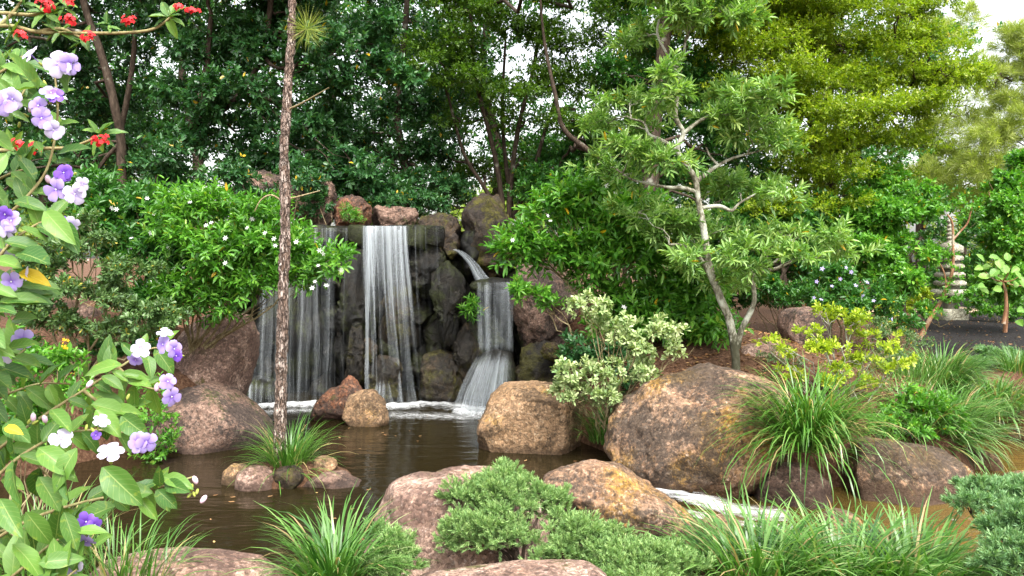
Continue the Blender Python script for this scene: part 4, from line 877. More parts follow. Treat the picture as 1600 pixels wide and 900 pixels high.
# ---------------------------------------------------------------- stone pagoda
d = 20.0; pb = at(1484, 503, d); pb[2] = hz(pb[0], pb[1])
pg = thing('stone_pagoda', 'pale carved stone pagoda with tiered roofs among shrubs at right', 'pagoda', pb)
px_ = d / F
def zrow(y): return CZ + (HY - y) * px_
def slab(name, y0, y1, w0, w1, mat, flare=0.0, rz=0.12):
    """A square tier from row y0 (top) to y1 (bottom); w0/w1 half widths in metres at top and bottom."""
    cs, sn = math.cos(rz), math.sin(rz); V = []
    prof = [(w1 * 0.96, zrow(y1)), (w1, zrow(y1) + 0.02), (w1, zrow(y1) + (zrow(y0) - zrow(y1)) * 0.55), (w0, zrow(y0))]
    for w, z in prof:
        for a in range(8):
            ang = a * math.pi / 4; corner = a % 2
            r = w * (1.414 if corner else 1.0); lift = flare if corner and w > w0 else 0
            x, y = r * math.cos(ang), r * math.sin(ang); V.append((pb[0] + x * cs - y * sn, pb[1] + x * sn + y * cs, z + lift))
    Fq = [[i * 8 + j, i * 8 + (j + 1) % 8, (i + 1) * 8 + (j + 1) % 8, (i + 1) * 8 + j] for i in range(3) for j in range(8)]
    nb = len(V); Fq += [[24 + 0, 24 + 2, 24 + 4, 24 + 6]] + [[24 + 0, 24 + 1, 24 + 2, 24 + 2]][:0]
    V += [(pb[0], pb[1], zrow(y0) + 0.001), (pb[0], pb[1], zrow(y1))]
    Fq += [[24 + j, 24 + (j + 1) % 8, 32, 32] for j in range(8)]; Fq += [[(j + 1) % 8, j, 33, 33] for j in range(8)]
    T = []
    for f in Fq:
        if f[2] == f[3]: T.append(f[:3])
        elif len(set(f)) == 4: T += [[f[0], f[1], f[2]], [f[0], f[2], f[3]]]
    return child(name, np.array(V), np.array(T), mat, pg)
slab('plinth', 482, 506, 0.29, 0.30, M['stone_pale'])
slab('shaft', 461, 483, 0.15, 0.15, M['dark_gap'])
for k, (ya, yb, w) in enumerate([(452, 463, 0.32), (438, 447, 0.265), (425, 434, 0.25), (412, 421, 0.235), (399, 408, 0.22)]):
    slab('roof', ya, yb, w * 0.82, w, M['stone_pale'], 0.025)
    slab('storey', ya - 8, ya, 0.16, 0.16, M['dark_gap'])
slab('roof', 378, 396, 0.07, 0.22, M['stone_pale'], 0.02)
b = MB(); zs = np.linspace(zrow(380), zrow(343), 24); rr = [0.075 + 0.02 * math.sin(k * 1.6) - 0.001 * k for k in range(24)]; rr[-1] = 0.03; rr[-2] = 0.07
b.tube([(pb[0], pb[1], z) for z in zs], rr, 12); b.build('spire', M['stone_pale'], pg)

# ---------------------------------------------------------------- mid-ground shrubs
# grey twisting tree
D = 8.8
def P_(pts, d=D): return [at(x, y, d + (q[0] if q else 0)) for x, y, *q in pts]
tb = at(1150, 585, D); 
trunkD = [(P_([(1150, 590), (1149, 554), (1140, 500), (1123, 460), (1108, 415), (1101, 367), (1091, 311), (1086, 280), (1073, 258), (1058, 233), (1068, 208), (1056, 183), (1058, 150), (1059, 118), (1050, 98), (1028, 56), (1030, 30)]), 0.05, 0.012),
          (P_([(1152, 545), (1158, 516), (1178, 473), (1177, 436), (1192, 424), (1212, 420), (1248, 404), (1273, 404), (1300, 392)]), 0.034, 0.011),
          (P_([(1178, 440), (1195, 415), (1212, 408), (1225, 390)]), 0.026, 0.01),
          (P_([(1120, 455), (1105, 420), (1085, 395), (1067, 383), (1045, 382)]), 0.035, 0.012),
          (P_([(1058, 235), (1035, 220), (1014, 210), (1006, 192), (985, 185)]), 0.026, 0.009),
          (P_([(1068, 208), (1089, 192), (1112, 178), (1140, 160)]), 0.025, 0.009),
          (P_([(1089, 283), (1108, 268), (1123, 258), (1148, 246), (1190, 235)]), 0.028, 0.009),
          (P_([(1122, 258), (1110, 245), (1103, 230)]), 0.016, 0.008),
          (P_([(1090, 300), (1067, 294), (1045, 293), (1024, 289), (986, 280), (960, 262)]), 0.026, 0.009),
          (P_([(1094, 325), (1123, 322), (1143, 329), (1155, 318), (1185, 300)]), 0.026, 0.009),
          (P_([(1056, 105), (1068, 85), (1072, 60), (1085, 40), (1110, 25)]), 0.02, 0.008)]
clD = [cl(1075, 18, 60, 22, D), cl(1010, 42, 45, 16, D), cl(1130, 38, 40, 18, D), cl(1060, 45, 40, 14, D), cl(1040, 0, 70, 16, D), cl(1120, 5, 50, 16, D),
       cl(990, 150, 50, 18, D), cl(1025, 165, 40, 16, D), cl(955, 185, 40, 14, D), cl(1000, 190, 40, 12, D), cl(1040, 130, 30, 12, D),
       cl(1135, 150, 50, 18, D), cl(1170, 165, 40, 16, D), cl(1160, 205, 50, 18, D), cl(1210, 222, 36, 16, D), cl(1120, 185, 40, 14, D), cl(1200, 190, 30, 12, D),
       cl(940, 248, 32, 14, D), cl(985, 242, 40, 16, D), cl(1028, 255, 40, 16, D), cl(975, 272, 40, 10, D),
       cl(1185, 290, 46, 16, D), cl(1148, 284, 40, 14, D), cl(1222, 298, 28, 12, D), cl(1205, 312, 30, 10, D),
       cl(1040, 345, 60, 26, D), cl(1000, 330, 40, 18, D), cl(1095, 375, 50, 22, D), cl(1070, 405, 45, 20, D), cl(1145, 405, 40, 20, D), cl(1130, 355, 40, 18, D),
       cl(1200, 382, 40, 18, D), cl(1248, 364, 36, 16, D), cl(1298, 392, 32, 14, D), cl(1280, 370, 30, 12, D), cl(1170, 440, 40, 18, D - .2), cl(1225, 405, 30, 12, D), cl(1125, 440, 30, 18, D)]
gD = np.random.default_rng(12)
clD = [(c + np.array([0, gD.uniform(-0.5, 0.5), 0]), r * np.array([1, 1.1, 1])) for c, r in clD]
shrub('twisted_tree', 'slender pale barked twisting tree with cloud pruned narrow leaves, centre right', 'tree', clD, 15500, 0.105, 0.026, 'narrow_leaf', 61, base=tb, r0=0.010, bark='bark_twisted', trunk=trunkD, twigs=4, per=11, twig=0.13, upb=0.5, spread=0.7, subs=8, subr=0.34)

# white flowered shrub on the left of the falls
E = 9.2
clE = [cl(330, 335, 55, 30, E), cl(400, 345, 55, 32, E), cl(280, 375, 50, 32, E), cl(350, 395, 60, 32, E), cl(430, 385, 50, 34, E), cl(480, 425, 42, 26, E), cl(512, 412, 25, 26, E), cl(375, 440, 50, 26, E), cl(300, 440, 45, 30, E),
       cl(440, 435, 40, 22, E), cl(330, 470, 40, 20, E), cl(465, 385, 36, 24, E), cl(310, 315, 40, 16, E)]
r_ = shrub('flowering_shrub', 'bright green shrub with white star flowers overhanging the left veil', 'shrub', clE, 10500, 0.092, 0.032, 'bright_leaf', 62, base=at(300, 560, 9.9), r0=0.02, per=9, twig=0.2, upb=0.4, subs=9, subr=0.33)
g = np.random.default_rng(3)
flowers_on(r_, [at(x, y, E - 0.42 + g.uniform(-.1, .05)) for x, y in [(297, 316), (322, 352), (330, 348), (386, 356), (394, 342), (352, 411), (352, 372), (430, 384), (463, 378), (428, 373), (499, 391), (505, 396), (533, 422), (497, 415), (492, 440), (488, 450), (510, 446), (414, 364), (450, 400)]], 0.032, g=g)
clE2 = [cl(180, 335, 55, 30, 9.8), cl(240, 330, 50, 30, 9.8), cl(140, 335, 45, 30, 9.6), cl(215, 385, 55, 32, 9.5), cl(260, 420, 40, 30, 9.5), cl(120, 375, 40, 30, 9.5), cl(160, 300, 50, 25, 10), cl(250, 460, 40, 30, 9.5)]
r_ = shrub('flowering_shrub', 'shaded green shrub with scattered white star flowers at far left', 'shrub', clE2, 8500, 0.10, 0.036, 'shade_leaf', 63, base=at(190, 560, 10.2), r0=0.018, per=9, twig=0.16)
flowers_on(r_, [at(x, y, 9.15 + g.uniform(-.1, .1)) for x, y in [(175, 325), (182, 327), (205, 372), (240, 335), (270, 342), (290, 338), (236, 364), (263, 387), (137, 407), (252, 415), (240, 418), (272, 421), (286, 419), (237, 441), (258, 442), (274, 448), (125, 335), (70, 398), (64, 400), (230, 310)]], 0.03, g=g)
# rosette shrub far left
F1 = 8.6
clF = [cl(130, 385, 40, 26, F1), cl(195, 420, 45, 28, F1), cl(90, 440, 50, 30, F1), cl(160, 465, 50, 32, F1), cl(235, 490, 42, 26, F1), cl(100, 505, 50, 30, F1), cl(60, 400, 40, 36, F1), cl(265, 505, 34, 20, F1), cl(180, 515, 40, 22, F1), cl(40, 470, 40, 34, F1), cl(130, 345, 30, 16, F1)]
shrub('rosette_shrub', 'dull green shrub with rosette leaves below the white flowers at left', 'shrub', clF, 12000, 0.066, 0.024, 'rosette_leaf', 64, T_OBO, base=at(130, 600, 9.0), r0=0.018, per=9, twig=0.035, spread=1.1, upb=0.5)
# small bright shrub low at left with yellow flowers
clS = [cl(30, 560, 45, 30, 5.2), cl(90, 570, 40, 24, 5.2), cl(40, 620, 50, 34, 5.2), cl(110, 620, 34, 24, 5.2), cl(10, 680, 50, 40, 5.2), cl(80, 670, 40, 26, 5.2)]
r_ = shrub('yellow_flowered_shrub', 'small bright shrub with one yellow flower cluster at far left', 'shrub', clS, 2600, 0.06, 0.022, 'bright_leaf', 65, base=at(40, 860, 5.2), r0=0.008, per=7, twig=0.05)
YEL = star_mesh('flower', M['yellow_petal'], 5, 0.4)
flowers_on(r_, [at(100 + g.uniform(-7, 7), 538 + g.uniform(-8, 8), 4.95) for _ in range(9)], 0.012, YEL, g=g)
# creeper by the low boulder
shrub('creeper_shrub', 'small leafy creeper hanging over the bank left of the low boulder', 'shrub', [cl(250, 650, 26, 24, 8.4), cl(235, 610, 20, 20, 8.5), cl(262, 690, 20, 22, 8.4), cl(245, 705, 25, 14, 8.5)], 900, 0.05, 0.026, 'bright_leaf', 66, base=at(240, 720, 8.7), r0=0.008)
# glossy shrub right of falls
G1 = 9.9
clG = [cl(900, 305, 30, 20, G1), cl(850, 345, 30, 20, G1), cl(815, 385, 36, 18, G1), cl(880, 380, 50, 26, G1), cl(945, 350, 45, 30, G1), cl(990, 325, 40, 26, G1), cl(930, 415, 50, 26, G1), cl(1000, 405, 55, 30, G1), cl(1040, 465, 50, 30, G1), cl(975, 470, 45, 26, G1), cl(1065, 430, 45, 26, G1), cl(1075, 510, 40, 26, G1),
       cl(905, 330, 30, 20, G1), cl(850, 400, 40, 20, G1), cl(1000, 370, 50, 26, G1), cl(1100, 470, 40, 24, G1), cl(940, 300, 30, 14, G1), cl(1110, 540, 30, 24, G1), cl(1020, 520, 50, 26, G1), cl(960, 520, 40, 24, G1), cl(1120, 500, 40, 24, G1 - .3), cl(870, 320, 30, 16, G1), cl(785, 395, 20, 12, G1)]
r_ = shrub('flowering_shrub', 'bright glossy shrub with few white flowers right of the small waterfall', 'shrub', clG, 13500, 0.115, 0.042, 'bright_leaf', 67, base=at(965, 540, 10.2), r0=0.022, per=9, twig=0.2, upb=0.4, subs=9, subr=0.35)
flowers_on(r_, [at(x, y, G1 - 0.45) for x, y in [(856, 337), (860, 345), (801, 375), (948, 290), (962, 302), (975, 480), (1118, 452), (1106, 300), (1062, 290), (1155, 515), (1125, 340)]], 0.034, g=g)
shrub('flowering_shrub', 'low branch of yellow spotted leaves beside the small curtain', 'shrub', [cl(815, 450, 22, 12, 9.6), cl(840, 462, 24, 12, 9.6), cl(862, 474, 18, 12, 9.6)], 420, 0.09, 0.034, 'bright_leaf', 68, base=at(905, 545, 9.9), r0=0.014, per=7, twig=0.07)
# variegated
H1 = 8.4
clH = [cl(930, 485, 34, 22, H1), cl(905, 475, 22, 16, H1), cl(960, 508, 30, 18, H1), cl(1030, 515, 42, 18, H1), cl(1062, 545, 28, 20, H1), cl(992, 548, 30, 20, H1), cl(900, 588, 40, 20, H1), cl(938, 575, 32, 20, H1), cl(875, 610, 28, 18, H1), cl(1005, 585, 34, 18, H1), cl(960, 612, 32, 18, H1), cl(920, 620, 36, 16, H1), cl(975, 530, 30, 14, H1)]
shrub('variegated_shrub', 'cream and green variegated shrub between the block and the largest boulder', 'shrub', clH, 5400, 0.062, 0.026, 'pale_leaf', 69, T_OBO, base=at(955, 700, 8.7), r0=0.018, bark='twig', per=9, twig=0.03, spread=1.15, upb=0.6, subs=9, subr=0.34)
# yellow green shrub
I1 = 8.3
clI = [cl(1200, 532, 26, 9, I1), cl(1232, 545, 24, 10, I1), cl(1290, 488, 30, 12, I1), cl(1335, 505, 38, 14, I1), cl(1375, 535, 34, 16, I1), cl(1290, 545, 40, 16, I1), cl(1240, 585, 28, 14, I1), cl(1345, 570, 45, 18, I1), cl(1400, 565, 24, 14, I1), cl(1300, 595, 36, 14, I1), cl(1265, 520, 26, 10, I1), cl(1320, 540, 30, 12, I1), cl(1360, 600, 30, 12, I1)]
shrub('yellow_green_shrub', 'open chartreuse leaved shrub with pale twigs above the hanging grass', 'shrub', clI, 3600, 0.055, 0.023, 'yellow_leaf', 70, T_OBO, base=at(1320, 665, 8.4), r0=0.011, bark='bark_grey', per=9, twig=0.035, spread=1.1, upb=0.6, twigs=5, subs=9, subr=0.3)
# shrub with lilac flowers, behind
r_ = shrub('flowering_shrub', 'green shrub dotted with tiny lilac flowers behind the chartreuse shrub', 'shrub', [cl(1290, 430, 36, 26, 12), cl(1330, 445, 40, 26, 12), cl(1370, 470, 34, 20, 11.8), cl(1280, 465, 30, 20, 11.8), cl(1320, 480, 36, 16, 11.6), cl(1400, 500, 30, 16, 11.5)], 4200, 0.085, 0.034, 'shade_leaf', 71, base=at(1320, 545, 12))
LIL = star_mesh('flower', plain('lilac_petal', (0.5, 0.42, 0.75), 0.5, 0.3, 0.3), 5, 0.5)
flowers_on(r_, [at(x, y, 11.45) for x, y in [(1285, 420), (1300, 447), (1313, 436), (1330, 425), (1337, 446), (1276, 440), (1355, 441), (1322, 418), (1272, 465), (1283, 468), (1365, 470), (1348, 462), (1393, 500), (1377, 508)]], 0.035, LIL, g=g)
# low filler shrubs
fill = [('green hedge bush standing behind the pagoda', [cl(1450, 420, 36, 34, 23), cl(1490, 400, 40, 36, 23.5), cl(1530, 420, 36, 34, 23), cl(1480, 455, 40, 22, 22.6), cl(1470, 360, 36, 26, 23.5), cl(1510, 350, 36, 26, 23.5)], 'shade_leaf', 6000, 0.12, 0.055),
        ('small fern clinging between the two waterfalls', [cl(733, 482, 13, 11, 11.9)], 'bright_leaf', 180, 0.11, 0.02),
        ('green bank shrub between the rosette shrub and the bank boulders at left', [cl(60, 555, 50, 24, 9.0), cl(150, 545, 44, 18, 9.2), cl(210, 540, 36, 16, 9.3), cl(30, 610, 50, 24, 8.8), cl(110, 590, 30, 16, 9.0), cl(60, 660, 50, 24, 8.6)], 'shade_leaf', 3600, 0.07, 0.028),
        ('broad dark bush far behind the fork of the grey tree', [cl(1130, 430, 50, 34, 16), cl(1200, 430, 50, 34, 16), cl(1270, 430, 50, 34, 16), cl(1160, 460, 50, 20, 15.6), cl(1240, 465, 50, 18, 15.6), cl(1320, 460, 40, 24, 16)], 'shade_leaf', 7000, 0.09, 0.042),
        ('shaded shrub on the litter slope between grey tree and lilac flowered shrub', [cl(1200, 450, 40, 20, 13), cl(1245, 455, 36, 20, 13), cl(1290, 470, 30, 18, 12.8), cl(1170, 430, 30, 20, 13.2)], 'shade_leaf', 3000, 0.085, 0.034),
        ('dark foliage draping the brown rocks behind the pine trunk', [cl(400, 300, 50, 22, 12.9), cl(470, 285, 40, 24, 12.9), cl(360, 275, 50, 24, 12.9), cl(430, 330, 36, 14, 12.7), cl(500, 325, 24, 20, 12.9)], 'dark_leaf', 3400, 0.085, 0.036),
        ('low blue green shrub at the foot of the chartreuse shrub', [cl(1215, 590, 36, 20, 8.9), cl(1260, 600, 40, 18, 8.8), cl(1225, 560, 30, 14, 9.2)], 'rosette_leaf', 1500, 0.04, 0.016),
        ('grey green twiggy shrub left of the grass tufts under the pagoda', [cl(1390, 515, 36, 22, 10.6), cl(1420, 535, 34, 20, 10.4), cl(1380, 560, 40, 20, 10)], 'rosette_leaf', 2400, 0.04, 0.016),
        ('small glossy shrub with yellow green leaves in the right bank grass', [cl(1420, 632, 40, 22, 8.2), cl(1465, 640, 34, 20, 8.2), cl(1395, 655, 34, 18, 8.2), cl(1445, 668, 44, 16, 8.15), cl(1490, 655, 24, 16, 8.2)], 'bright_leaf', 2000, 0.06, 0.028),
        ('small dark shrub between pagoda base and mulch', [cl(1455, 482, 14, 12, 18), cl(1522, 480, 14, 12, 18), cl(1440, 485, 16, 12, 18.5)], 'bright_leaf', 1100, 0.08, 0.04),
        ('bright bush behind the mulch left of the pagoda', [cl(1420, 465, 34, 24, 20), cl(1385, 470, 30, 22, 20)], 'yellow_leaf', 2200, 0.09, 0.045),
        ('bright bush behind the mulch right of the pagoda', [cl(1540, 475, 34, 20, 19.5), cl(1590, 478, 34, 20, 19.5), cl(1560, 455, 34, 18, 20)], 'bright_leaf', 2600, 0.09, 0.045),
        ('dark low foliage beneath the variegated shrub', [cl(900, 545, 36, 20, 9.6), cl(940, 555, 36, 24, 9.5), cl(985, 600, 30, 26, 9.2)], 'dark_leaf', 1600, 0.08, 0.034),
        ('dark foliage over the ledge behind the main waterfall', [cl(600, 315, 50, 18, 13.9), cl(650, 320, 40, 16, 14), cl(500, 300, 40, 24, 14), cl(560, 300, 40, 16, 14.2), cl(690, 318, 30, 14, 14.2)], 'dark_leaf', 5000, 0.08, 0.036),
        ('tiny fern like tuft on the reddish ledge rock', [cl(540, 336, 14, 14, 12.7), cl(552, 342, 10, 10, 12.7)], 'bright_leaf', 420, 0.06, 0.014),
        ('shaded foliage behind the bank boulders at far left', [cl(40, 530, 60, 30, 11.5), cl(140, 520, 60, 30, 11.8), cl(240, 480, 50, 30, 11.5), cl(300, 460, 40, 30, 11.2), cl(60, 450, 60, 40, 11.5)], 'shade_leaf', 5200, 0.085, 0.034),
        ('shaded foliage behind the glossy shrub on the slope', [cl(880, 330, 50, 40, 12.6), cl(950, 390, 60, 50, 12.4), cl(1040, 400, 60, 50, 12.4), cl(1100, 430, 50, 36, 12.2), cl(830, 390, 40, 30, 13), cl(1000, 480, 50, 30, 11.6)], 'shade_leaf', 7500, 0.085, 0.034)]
for k, (lab, c, mt, n, L, Wd) in enumerate(fill):
    shrub('low_shrub' if k not in (1, 14) else 'fern_tuft', lab, 'shrub', c, n, L, Wd, mt, 80 + k, T_OBO if mt == 'rosette_leaf' else T_MID, base=(c[0][0] + np.array([0, 0.12, -0.1])) if k in (1, 14) else None, r0=0.01 if k not in (1, 14) else 0.003, twig=0.05 if L < 0.06 else 0.09)

# pine on the islet
d = 8.0
isl = thing('islet_soil', 'dark soil mound of the grassy islet', 'islet', at(440, 768, 7.95))
S, Fc = ico(4); V = S * np.array([0.62, 0.42, 0.2]); V = V + nrmz(V) * (fbm(V * 5, 3, 4) * 0.03)[:, None]
ob = child('mound', V + at(452, 752, 7.95), Fc, M['soil'], isl, smooth=True)
pine = thing('pine_tree', 'slim straight pine trunk with flaky bark rising from the islet', 'tree', at(438, 700, d))
pp = smooth_path([at(437, 715, d), at(438, 640, d), at(440, 560, d), at(443, 450, d), at(446, 330, d), at(444, 250, d), at(449, 150, d), at(455, 60, d), at(457, 0, d), at(459, -200, d), at(462, -450, d)], 420)
b = MB(); b.tube(pp, np.linspace(0.062, 0.03, 420), 28)
V, Fq = b.arrays(); cc = np.repeat(pp, 28, 0); rad = nrmz(V - cc)
pl = fbm(V * np.array([26, 26, 11]), 3, 3); pl = np.clip(pl * 1.6, -0.5, 0.6); V = V + rad * (pl * 0.011 + 0.004 * fbm(V * np.array([70, 70, 50]), 2, 9))[:, None]
child('trunk', V, Fq, M['bark_pine'], pine, smooth=True)
g = np.random.default_rng(8)
for pts, tf in (([at(448, 172, d), at(470, 162, d - 0.1), at(495, 148, d - 0.2), at(514, 137, d - 0.3)], None), ([at(456, 60, d), at(468, 52, d - 0.05), at(478, 45, d - .1)], at(480, 45, d - .1)), ([at(459, -60, d), at(500, -90, d), at(540, -100, d)], at(540, -100, d)), ([at(459, -90, d), at(420, -110, d), at(390, -120, d)], at(390, -120, d)), ([at(446, 318, d), at(425, 305, d), at(408, 312, d), at(398, 330, d)], None), ([at(446, 312, d), at(470, 306, d), at(500, 298, d)], None)):
    b = MB(); b.tube(smooth_path(pts, 12), np.linspace(0.011, 0.005, 12), 6); br = b.build('branch', M['twig'], pine)
    if tf is not None:
        n = 150; dr = nrmz(g.normal(0, 1, (n, 3)) + np.array([0.3, -0.2, -0.25])); nr = g.normal(0, 1, (n, 3)); nr = nrmz(nr - (nr * dr).sum(1, keepdims=True) * dr)
        T, Fi = T_FAR; o = leaves('needle_tuft', (np.tile(tf, (n, 1)), dr, nr, g.uniform(0.2, 0.3, n), np.full(n, 0.004), g.uniform(0.2, 0.8, n)), T_FAR, M['pine_needle'], pine)

# ---------------------------------------------------------------- grass clumps
def grass(label, base, n, L, spread, seed, mat='grass', wd=0.008, lean=(0, 0, 0), a0=0.5, a1=1.5, ry=1.0, name='grass_clump'):
    g = np.random.default_rng(seed); base = np.asarray(base, float)
    root = thing(name, label, 'grass clump', base)
    az = g.uniform(0, 2 * np.pi, n); rr = np.sqrt(g.uniform(0, 1, n)) * spread
    b0 = base + np.stack([np.cos(az) * rr, np.sin(az) * rr * ry, np.zeros(n)], -1)
    h = np.stack([np.cos(az), np.sin(az) * 1.0, np.zeros(n)], -1) + g.normal(0, 0.45, (n, 3)) * np.array([1, 1, 0]) + np.asarray(lean); h = nrmz(h * np.array([1, 1, 0]))
    Ls = L * g.uniform(0.55, 1.15, n); st = np.abs(g.normal(0, a0 * 0.6, n)) * (0.4 + 0.8 * rr / spread) + 0.06; bd = g.uniform(0.45, 1.0, n) * a1
    K = 7; t = np.linspace(0, 1, K); V = []
    pos = b0.copy(); side = np.cross(h, UP) + g.normal(0, 0.15, (n, 3)); side = nrmz(side)
    wt = np.array([0.7, 0.95, 1.0, 0.95, 0.8, 0.5, 0.06])
    for k in range(K):
        ang = st + bd * t[k] ** 1.4
        V.append(pos - side * (wd * wt[k] * 0.5)); V.append(pos + side * (wd * wt[k] * 0.5))
        pos = pos + (h * np.sin(ang)[:, None] + UP * np.cos(ang)[:, None]) * (Ls / (K - 1))[:, None]
    V = np.stack(V, 1)
    Fi = np.array([[2 * k, 2 * k + 1, 2 * k + 3, 2 * k + 2] for k in range(K - 1)])
    Fq = (Fi[None] + (np.arange(n) * 2 * K)[:, None, None]).reshape(-1, 4)
    rnd = np.clip(g.normal(0.45, 0.22, n), 0, 0.9); rnd[g.uniform(0, 1, n) < 0.07] = 1.0; bent = g.uniform(0, 1, n) < 0.12; bd[bent] *= 1.7; Ls[bent] *= 0.8
    child('blades', V.reshape(-1, 3), Fq, M[mat], root, attrs={'rnd': np.repeat(rnd, 2 * K)}, smooth=True, kind='stuff')
    return root
grass('grass clump around the pine foot on the islet', at(452, 738, 7.9), 380, 0.6, 0.16, 1, 'grass', 0.009, a0=0.9, a1=1.9)
grass('pale green arching grass clump at bottom left of the pink slab', at(520, 925, 4.55), 380, 0.58, 0.14, 2, 'grass_light', 0.014, a0=1.2, a1=1.9)
grass('big grass clump hanging over the rapids right of the largest boulder', at(1262, 698, 7.4), 1050, 0.92, 0.26, 3, 'grass', 0.013, a0=1.0, a1=2.7)
grass('feathery pale grass clump behind the long stream boulder', at(1440, 690, 8.5), 700, 0.85, 0.26, 4, 'grass_light', 0.013, lean=(0.5, 0, 0), a0=1.1, a1=2.4)
grass('feathery pale grass clump leaning right over the stream', at(1495, 690, 8.8), 600, 0.8, 0.2, 5, 'grass_light', 0.013, lean=(0.7, 0, 0), a0=1.1, a1=2.4)
grass('grass clump on the slope in front of the black mulch', at(1470, 605, 10.6), 700, 0.72, 0.3, 6, 'grass_light', 0.015, lean=(0.4, 0, 0), a0=1.1, a1=2.4)
grass('grass clump right of the mulch front, above the small brown rock', at(1555, 645, 10.2), 700, 0.7, 0.3, 7, 'grass_light', 0.015, a0=1.1, a1=2.4)
grass('dark green grass tuft at the right picture edge by the mulch', at(1595, 590, 11.5), 340, 0.5, 0.25, 8, 'grass', 0.008, a1=1.2)
grass('foreground grass clump at bottom right, left third of the drift', at(1185, 940, 4.8), 860, 0.66, 0.26, 9, 'grass_light', 0.016, a0=1.3, a1=2.2)
grass('foreground grass clump at bottom right, middle of the drift', at(1320, 948, 4.85), 1050, 0.66, 0.34, 10, 'grass_light', 0.016, a0=1.3, a1=2.2)
grass('foreground grass clump at bottom right, right end of the drift', at(1430, 948, 4.8), 860, 0.64, 0.28, 11, 'grass_light', 0.016, a0=1.3, a1=2.2, lean=(0.3, 0, 0))
grass('dark grass clump under the variegated shrub beside the largest boulder', at(950, 690, 8.8), 420, 0.5, 0.2, 12, 'grass', 0.008, a1=2.0)
grass('thin grass tuft beneath the purple flowering shrub', at(190, 915, 4.4), 200, 0.42, 0.3, 13, 'grass', 0.008, a0=1.0, a1=2.0)
grass('short grass tuft at the bottom left corner', at(60, 900, 4.2), 220, 0.5, 0.25, 14, 'grass', 0.006, a1=1.4)
grass('short grass along the bank under the far right grass', at(1420, 600, 9.9), 420, 0.5, 0.4, 15, 'grass_light', 0.007, a1=1.6)

grass('grass tuft between the hanging clump and the chartreuse shrub', at(1345, 668, 8.7), 420, 0.6, 0.22, 16, 'grass_light', 0.010, a0=1.1, a1=2.4)
grass('sparse grass on the bank above the long stream boulder', at(1385, 640, 9.2), 420, 0.55, 0.3, 17, 'grass', 0.010, a0=0.9, a1=1.9)

# ---------------------------------------------------------------- junipers
def juniper(label, base, lobes, n, mat, seed, d, L=0.028):
    g = np.random.default_rng(seed)
    root = thing('juniper_shrub', label, 'shrub', base)
    limbs(root, M['bark_dark'], np.asarray(base), lobes, 0.014, g, 0.15, 0.1, twigs=4, rt=0.004)
    # plumes: sprays of short scale-leaved twigs
    L5 = foliage(lobes, n, L, L * 0.2, g, per=22, twig=0.055, upb=0.9, nup=0.5, subs=22, subr=0.23, along=1.0, spread=0.75, shell=0.35)
    leaves('crown', L5, T_FAR, M[mat], root)
    for lo in lobes[:0]: pass
J = 4.95
juniper('spreading green juniper draped over the slabs in the foreground', at(810, 890, 5.0),
        [cl(770, 760, 55, 24, J + .25), cl(730, 775, 40, 20, J + .2), cl(825, 775, 46, 26, J + .2), cl(865, 790, 24, 26, J + .2), cl(720, 830, 34, 26, J), cl(765, 825, 46, 26, J), cl(800, 840, 36, 24, J - .05), cl(700, 850, 20, 16, J), cl(780, 790, 50, 22, J + .1)], 54000, 'juniper', 5, J, 0.026)
juniper('lower juniper mat spreading right along the bottom edge', at(960, 915, 4.75),
        [cl(900, 825, 42, 20, 4.8), cl(880, 855, 46, 22, 4.75), cl(930, 860, 46, 22, 4.7), cl(970, 870, 50, 24, 4.65), cl(1030, 875, 50, 24, 4.6), cl(1070, 885, 36, 20, 4.6), cl(840, 880, 20, 14, 4.7), cl(960, 835, 24, 10, 4.9), cl(1000, 895, 60, 18, 4.5)], 50000, 'juniper', 6, J, 0.026)
juniper('small juniper sprig between the pale grass clump and the pink slab', at(620, 900, 4.7), [cl(615, 850, 26, 18, 4.7), cl(630, 875, 26, 20, 4.65), cl(590, 835, 18, 12, 4.8), cl(610, 885, 36, 16, 4.6)], 15000, 'juniper', 7, J)
juniper('bluish juniper reaching over the stream at the right edge', at(1590, 920, 4.9),
        [cl(1560, 790, 34, 14, 5.0), cl(1515, 785, 30, 12, 5.0), cl(1530, 765, 26, 10, 5.1), cl(1590, 770, 34, 18, 5.1), cl(1590, 820, 36, 26, 4.6), cl(1560, 835, 26, 20, 4.6), cl(1585, 875, 40, 28, 4.4), cl(1560, 880, 26, 20, 4.4), cl(1555, 760, 24, 10, 5.2), cl(1620, 800, 30, 40, 5.0)], 32000, 'juniper_blue', 8, J, 0.035)
juniper('low dark juniper mat at the right edge behind the bank grass', at(1560, 575, 12.2), [cl(1545, 555, 24, 10, 12.2), cl(1580, 562, 26, 12, 12.2), cl(1530, 570, 26, 10, 12)], 9000, 'juniper_blue', 9, J, 0.06)

